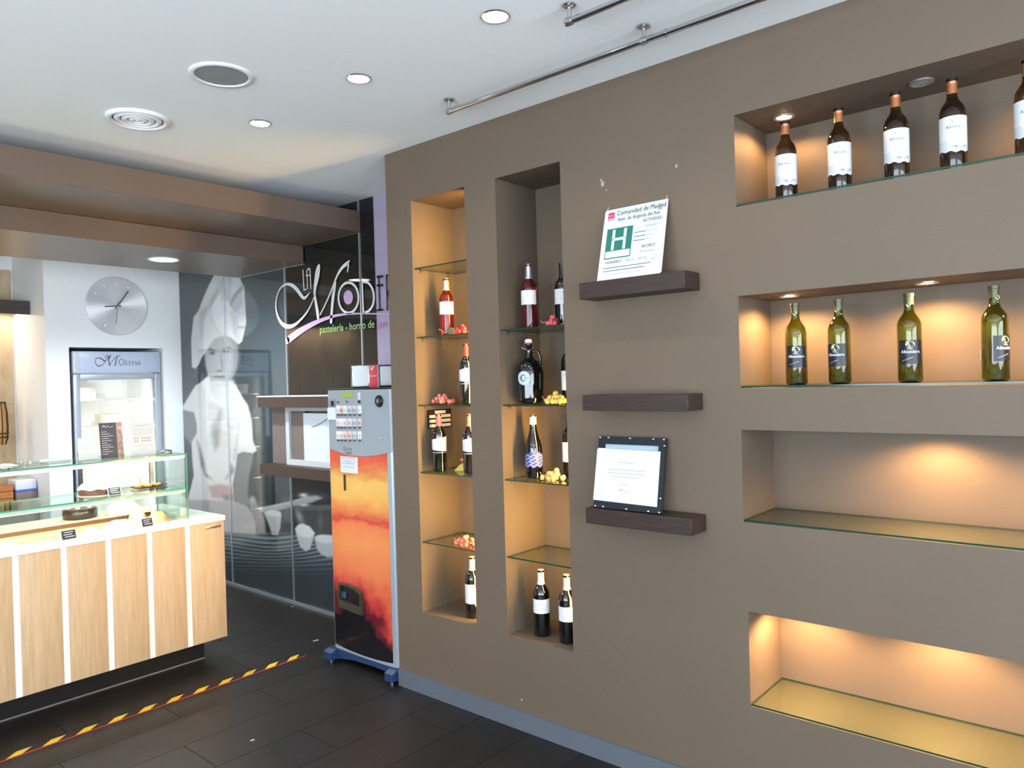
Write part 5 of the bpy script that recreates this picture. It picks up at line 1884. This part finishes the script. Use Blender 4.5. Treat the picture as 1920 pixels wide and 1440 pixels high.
arc = lambda t: 1.238 - .040 * (1 - ((t - .5) / .5) ** 2)
door_strip(arc, lambda t: MZ1 - .004, 0, 1, MGREY, 'control_panel')
SUN = bpy.data.materials.new('sunset_print')
SUN.use_nodes = True
nt = SUN.node_tree
b = nt.nodes['Principled BSDF']
b.inputs['Roughness'].default_value = .3
b.inputs['Coat Weight'].default_value = .3
tc = nt.nodes.new('ShaderNodeTexCoord')
sx_ = nt.nodes.new('ShaderNodeSeparateXYZ')
nt.links.new(tc.outputs['Object'], sx_.inputs[0])
mp = nt.nodes.new('ShaderNodeMapping')
mp.inputs['Scale'].default_value = (1, 1.6, 4.0)
nt.links.new(tc.outputs['Object'], mp.inputs['Vector'])
nz1 = nt.nodes.new('ShaderNodeTexNoise')
nz1.inputs['Scale'].default_value = 2.6
nz1.inputs['Detail'].default_value = 7
nz1.inputs['Roughness'].default_value = .58
nt.links.new(mp.outputs[0], nz1.inputs['Vector'])
nz2 = nt.nodes.new('ShaderNodeTexNoise')
nz2.inputs['Scale'].default_value = 6
nz2.inputs['Detail'].default_value = 5
nt.links.new(tc.outputs['Object'], nz2.inputs['Vector'])


def mth(op, a, bb_=None, c=None):
    n = nt.nodes.new('ShaderNodeMath')
    n.operation = op
    for i, v in enumerate((a, bb_, c)):
        if v is None:
            continue
        if isinstance(v, (int, float)):
            n.inputs[i].default_value = v
        else:
            nt.links.new(v, n.inputs[i])
    return n.outputs[0]


# height 0..1 over the printed panel, disturbed by clouds; darker toward the lower left
hgt = mth('DIVIDE', mth('SUBTRACT', sx_.outputs['Z'], MZ0), 1.16)
low = nt.nodes.new('ShaderNodeMapRange')
low.inputs['From Min'].default_value = .5
low.inputs['From Max'].default_value = .15
nt.links.new(hgt, low.inputs['Value'])
dist = mth('MULTIPLY_ADD', mth('SUBTRACT', nz1.outputs['Fac'], .5), .16, hgt)
lateral = mth('MULTIPLY', mth('MULTIPLY', mth('SUBTRACT', sx_.outputs['Y'], 3.36), -.32), low.outputs[0])
cl = mth('MULTIPLY', mth('MULTIPLY', mth('SUBTRACT', nz2.outputs['Fac'], .5), .55), low.outputs[0])
fac = mth('ADD', mth('ADD', dist, lateral), cl)
cr = nt.nodes.new('ShaderNodeValToRGB')
els = [(0, (12, 14, 24)), (.16, (16, 14, 22)), (.24, (110, 26, 40)), (.31, (200, 60, 58)), (.40, (232, 118, 74)), (.55, (238, 142, 80)), (.63, (236, 120, 70)), (.66, (206, 60, 52)), (.69, (228, 120, 66)), (.76, (238, 178, 84)), (.86, (236, 184, 92)), (.905, (222, 120, 62)), (.95, (226, 84, 54)), (1, (216, 62, 52))]
els = [(p_, tuple(int(v * .93) for v in c_)) for p_, c_ in els]
while len(cr.color_ramp.elements) < len(els):
    cr.color_ramp.elements.new(.5)
for e, (p_, c_) in zip(cr.color_ramp.elements, els):
    e.position = p_
    e.color = (*srgb(c_), 1)
nt.links.new(fac, cr.inputs['Fac'])
nt.links.new(cr.outputs[0], b.inputs['Base Color'])
door_strip(lambda t: MZ0 + .012 + .012 * (2 * t - 1) ** 2, lambda t: arc(t) - .0015, .085, .955, SUN, 'sunset_panel', .0005, 8)
door_strip(lambda t: MZ0, lambda t: arc(t) - .0015, 0, .083, MSILV, 'door_edge')
door_strip(lambda t: MZ0, lambda t: arc(t) - .0015, .957, 1, MSILV, 'door_edge')
door_strip(lambda t: MZ0, lambda t: MZ0 + .011 + .012 * (2 * t - 1) ** 2, .083, .957, MSILV, 'door_edge')


def mpt(cx, cy):        # coordinates of the 864x1440 view of the machine head
    p = onX(590 + cx * .20833, 660 + cy * .20833, MX)
    return p.y, p.z


def mplate(name, c0, c1, m_, th=.004, bev=0.0, parent=mc):
    (ya, za), (yb, zb_) = mpt(*c0), mpt(*c1)
    t = ((ya + yb) / 2 - MY0_) / (MY1_ - MY0_)
    x = min(door_x((ya - MY0_) / (MY1_ - MY0_)) if 0 < (ya - MY0_) / (MY1_ - MY0_) < 1 else MX, door_x(t))
    y0, y1, z0, z1 = min(ya, yb), max(ya, yb), min(za, zb_), max(za, zb_)
    if bev:
        o = bevel_box(name, x - th, x + .004, y0, y1, z0, z1, bev, m_, None, 2)
    else:
        o = MB().box(x - th, x + .004, y0, y1, z0, z1).build(name, m_)
    return keep(o, parent), (x - th, y0, y1, z0, z1)


mplate('display_screen', (262, 365), (358, 405), mat('lcd_green', (142, 158, 62), .3, emit=(150, 170, 60), estr=.15), .003)
mplate('coin_slot', (135, 420), (200, 492), mat('slot_grey', (120, 130, 140), .4), .004, .001)
mplate('slot_opening', (160, 440), (184, 485), BLACKP, .006)
mplate('price_sticker', (125, 500), (202, 610), PAPER, .0045)
mplate('card_slot', (405, 365), (428, 432), mat('slot_silver', (206, 210, 216), .3, .4), .004, .001)
mplate('card_slot_opening', (408, 436), (428, 458), BLACKP, .004)
for cx_, cy_ in ((222, 450), (305, 447)):
    mplate('indicator', (cx_ - 8, cy_ - 8), (cx_ + 8, cy_ + 8), mat('slot_dark', (70, 78, 88), .4), .003)
cols6 = [(225, .5), (258, .5), (292, .5), (335, .5), (377, .5), (422, .5)]
pk_cols = [(206, 196, 200), (176, 60, 66), (190, 196, 204), (92, 116, 140), (110, 100, 104), (214, 214, 216), (200, 180, 180), (222, 214, 210), (170, 176, 182), (196, 150, 150), (120, 128, 140), (180, 90, 92), (206, 206, 210), (180, 170, 172), (200, 100, 106), (192, 96, 104), (140, 140, 150), (206, 200, 204)]
for r_ in range(3):
    for c_ in range(6):
        cx_ = cols6[c_][0]
        cy_ = 520 + r_ * 115
        ci = tuple(int(.5 * v_ + .5 * 178) for v_ in pk_cols[r_ * 6 + c_])
        mplate('pack_window', (cx_ - 17, cy_ - 38), (cx_ + 17, cy_ + 34), mat('pack_%d_%d_%d' % tuple((v + 235) // 2 for v in ci), tuple((v + 235) // 2 for v in ci), .3), .004, .0008)
        mplate('select_button', (cx_ - 9, cy_ + 38), (cx_ + 9, cy_ + 52), mat('button_dark', (62, 68, 76), .4), .006, .001)
        mplate('pack_print', (cx_ - 12, cy_ - 10), (cx_ + 12, cy_ + 18), mat('packprint_%d_%d_%d' % ci, ci, .4), .0046)
yl, zl = mpt(592, 442)
lk = MB().lathe([(0, .012), (.022, .012), (.026, .006), (.026, 0)], 28)
lk.v = [(door_x((yl - MY0_) / (MY1_ - MY0_)) - z, yl + y * 1.15, zl + x * 1.25) for x, y, z in lk.v]
keep(lk.build('lock_housing', BLACKP, None, 40), mc)
lk = MB().lathe([(0, .018), (.010, .016), (.012, .012)], 20)
lk.v = [(door_x((yl - MY0_) / (MY1_ - MY0_)) - z, yl + y * .6, zl + x * 1.2) for x, y, z in lk.v]
keep(lk.build('lock_cylinder', CHROME, None, 40), mc)
yl, zl = mpt(608, 778)
lk = MB().lathe([(0, .006), (.010, .005), (.013, .001), (.013, 0)], 20)
lk.v = [(door_x((yl - MY0_) / (MY1_ - MY0_)) - z, yl + y * 1.2, zl + x * .7) for x, y, z in lk.v]
keep(lk.build('coin_return_button', MSILV, None, 40), mc)
# name of the machine and notice
yl, zl = mpt(270, 885)
y2, z2 = mpt(372, 882)
xx = door_x((yl - MY0_) / (MY1_ - MY0_)) - .002
TPl = Plane((xx, yl, zl), (0, -1, 0), (0, 0, 1), (-1, 0, 0))
vs_, _ = text_geo('Goya')
mb = MB()
TPl.text(mb, 'Goya', 0, .004, .030, 0, sx=abs(y2 - yl) / (max(v[0] for v in vs_) * .030))
TPl.rect(mb, 0, abs(y2 - yl), -.003, -.0008, 0)
TPl.rect(mb, abs(y2 - yl) * .22, abs(y2 - yl) * .80, -.016, -.010, 0)
keep(mb.build('machine_lettering', mat('machine_ink', (70, 78, 92), .5)), mc)
nt_, (nx, ny0, ny1, nz0, nz1_) = mplate('age_notice', (250, 935), (407, 1093), PAPER, .004)
NP = Plane((nx - .0005, ny1, nz0), (0, -1, 0), (0, 0, 1), (-1, 0, 0))
nw, nh = ny1 - ny0, nz1_ - nz0
mb = MB()
vs_, _ = text_geo('TABACO')
NP.text(mb, 'TABACO', nw * .10, nh * .66, nh * .22, 0, sx=nw * .8 / (max(v[0] for v in vs_) * nh * .22))
for bb_, w_ in ((.90, .8), (.56, .72)):
    NP.rect(mb, nw * .1, nw * (.1 + w_), nh * bb_, nh * (bb_ + .045), 0)
for k in range(3):
    NP.rect(mb, nw * .14, nw * .80, nh * (.42 - .06 * k), nh * (.435 - .06 * k), 0)
keep(mb.build('notice_lettering', INKG), mc)
mplate('banknote_slot', (275, 1100), (297, 1245), mat('slot_brown', (60, 34, 26), .5), .003)


def mq(cx, cy):         # 1440x1440 view of the machine foot
    p = onX(320 + cx * .30556, 860 + cy * .30556, MX)
    return p.y, p.z


TRIM = mat('tray_olive', (58, 56, 44), .4)
ya, za = mq(1055, 755)
yb, zb_ = mq(1197, 935)
y0, y1, z0, z1 = min(ya, yb), max(ya, yb), min(za, zb_), max(za, zb_)
xf = MX - .0175
trm = MB()
ro = [(y1, z0 - .004), (y0, z0 - .018), (y0, z1 - .030), (y0 + (y1 - y0) * .25, z1 - .008), (y0 + (y1 - y0) * .6, z1 + .004), (y1, z1)]
ri = [(y1 - .010, z0 + .040), (y0 + .010, z0 + .018), (y0 + .010, z1 - .036), (y0 + (y1 - y0) * .28, z1 - .016), (y0 + (y1 - y0) * .6, z1 - .006), (y1 - .010, z1 - .010)]
n = 6
vs_ = [(xf - .016, a, b_) for a, b_ in ro] + [(xf - .016, a, b_) for a, b_ in ri] + [(xf + .004, a, b_) for a, b_ in ro] + [(xf + .0, a, b_) for a, b_ in ri]
fs = []
for k in range(n):
    k2 = (k + 1) % n
    fs += [(k, k2, n + k2, n + k), (k, k2, 2 * n + k2, 2 * n + k), (n + k, n + k2, 3 * n + k2, 3 * n + k)]
trm.add(vs_, fs)
keep(trm.build('tray_frame', TRIM, None, 30), mc)
keep(MB().prism([(xf - .001, a, b_) for a, b_ in ri], (.006, 0, 0)).build('tray_opening', mat('tray_black', (10, 12, 16), .3)), mc)
keep(MB().tube([(xf - .004, y1 - .045, z0 + .055), (xf - .004, y1 - .045, z0 + .090)], .018, 12).build('tray_flap', mat('tray_blue', (40, 56, 84), .35), None, 40), mc)
# blue stand
BLUE = mat('stand_blue', (36, 57, 94), .45)
BLUE2 = mat('stand_blue_dark', (40, 60, 96), .5)
st_poly = [(MY0_ + .02, .0745), (MY1_, .0745), (MY1_ + .012, .055), (MY1_ + .012, .020), (MY1_ - .05, .018), (MY1_ - .2, .040), (MY0_ + .2, .045), (MY0_ + .02, .040)]
keep(MB().prism([(MX - .012, a, b_) for a, b_ in st_poly], (.38, 0, 0)).build('stand_frame', BLUE), mc)
for ya_, yb_ in ((MY0_ - .0, MY0_ + .062), (MY1_ - .055, MY1_ + .018)):
    keep(MB().prism([(2.545, ya_, .018), (2.545, ya_, .058), (2.575, ya_, .072), (2.95, ya_, .072), (2.95, ya_, .018)], (0, yb_ - ya_, 0)).build('stand_foot', BLUE), mc)
    for xx_ in (2.57, 2.92):
        keep(MB().lathe([(0, 0), (.012, 0), (.012, .006), (.006, .008), (.006, .019)], 14, xx_, (ya_ + yb_) / 2).build('levelling_screw', GREYMET, None, 40), mc)

# napkin holder on top of the machine
nhp = onX(696, 728, 2.76)
nh_ = empty('napkin_dispenser', (2.76, nhp.y - .02, MZ1 + .006), math.atan2(-nhp.y, -2.76) + .12)
tag(nh_, 'steel napkin dispenser with a red panel on top of the cigarette machine', 'napkin dispenser')
for p_ in (bevel_box('casing', -.05, .045, -.125, .125, 0, .130, .008, CHROME, nh_, 3),
           bevel_box('napkin_stack', .035, .050, .035, .118, .008, .120, .003, PAPER, nh_, 1),
           bevel_box('napkin_stack', .035, .050, -.118, -.030, .008, .120, .003, PAPER, nh_, 1)):
    pass
MB().box(.040, .0505, -.028, .018, .0, .128).build('red_panel', mat('cola_red', (200, 22, 44), .35), nh_)
MB().box(.040, .052, .018, .030, .0, .130).build('panel_edge', CHROME, nh_)
NPl = Plane((.0508, -.026, .050), (0, 1, 0), (0, 0, 1), (1, 0, 0))
mb = MB()
NPl.text(mb, 'Coca-Cola', .0, .012, .0145, .0003, sx=.62, shear=.35, bold=.01)
mb.build('logo_lettering', PAPER, nh_)
mb = MB()
NPl.ribbon(mb, [(.006, .066, .003), (.014, .050, .005), (.020, .070, .004), (.030, .066, .003)], .0003)
mb.build('logo_wave', PAPER, nh_)

# ================================================================== FLOOR TAPE AND LITTER
tp = empty('floor_tape', (1.2, 3.86, 0))
tag(tp, 'yellow and black striped warning tape with a red edge on the floor', 'tape')
TX0, TX1, TY0, TY1 = -1.2, 2.50, 3.838, 3.885
keep(MB().box(TX0, TX1, TY0, TY1, .0, .0006).build('black_strip', mat('tape_black', (26, 26, 26), .5)), tp)
keep(MB().box(TX0, TX1 + .03, TY0 - .008, TY0, .0, .0007).build('red_edge', mat('tape_red', (206, 48, 40), .5)), tp)
YT = mat('tape_yellow', (240, 208, 66), .45)
k = 0
x = TX1 - .02
while x > TX0 + .1:
    w_ = .074
    keep(MB().prism([(x - w_, TY0 + .002, .0006), (x - .012, TY0 + .002, .0006), (x + .052 - .012, TY1 - .001, .0006), (x - w_ + .052, TY1 - .001, .0006)], (0, 0, .0004)).build('yellow_stripe', YT), tp)
    x -= .140
for (px, py, s_, lb) in ((592, 1201, .020, 'small white paper scrap on the dark floor by the cigarette machine'), (473, 1388, .010, 'tiny pale crumb on the front floor tiles'), (548, 1137, .012, 'tiny pale crumb below the mural glass')):
    p = onZ(px, py, 0)
    q = empty('paper_scrap', (p.x, p.y, 0), -.3)
    tag(q, lb, 'scrap')
    MB().add([(-s_, -s_ * .35, .0006), (s_, -s_ * .25, .0006), (s_ * .8, s_ * .4, .0016), (-s_ * .7, s_ * .3, .0010), (-s_, -s_ * .35, .0001), (s_, -s_ * .25, .0001), (s_ * .8, s_ * .4, .0003), (-s_ * .7, s_ * .3, .0001)], [(0, 1, 2, 3), (7, 6, 5, 4), (0, 4, 5, 1), (1, 5, 6, 2), (2, 6, 7, 3), (3, 7, 4, 0)]).build('scrap_sheet', PAPER, q)

bpy.data.objects.remove(bx)
print('objects', len(bpy.data.objects))
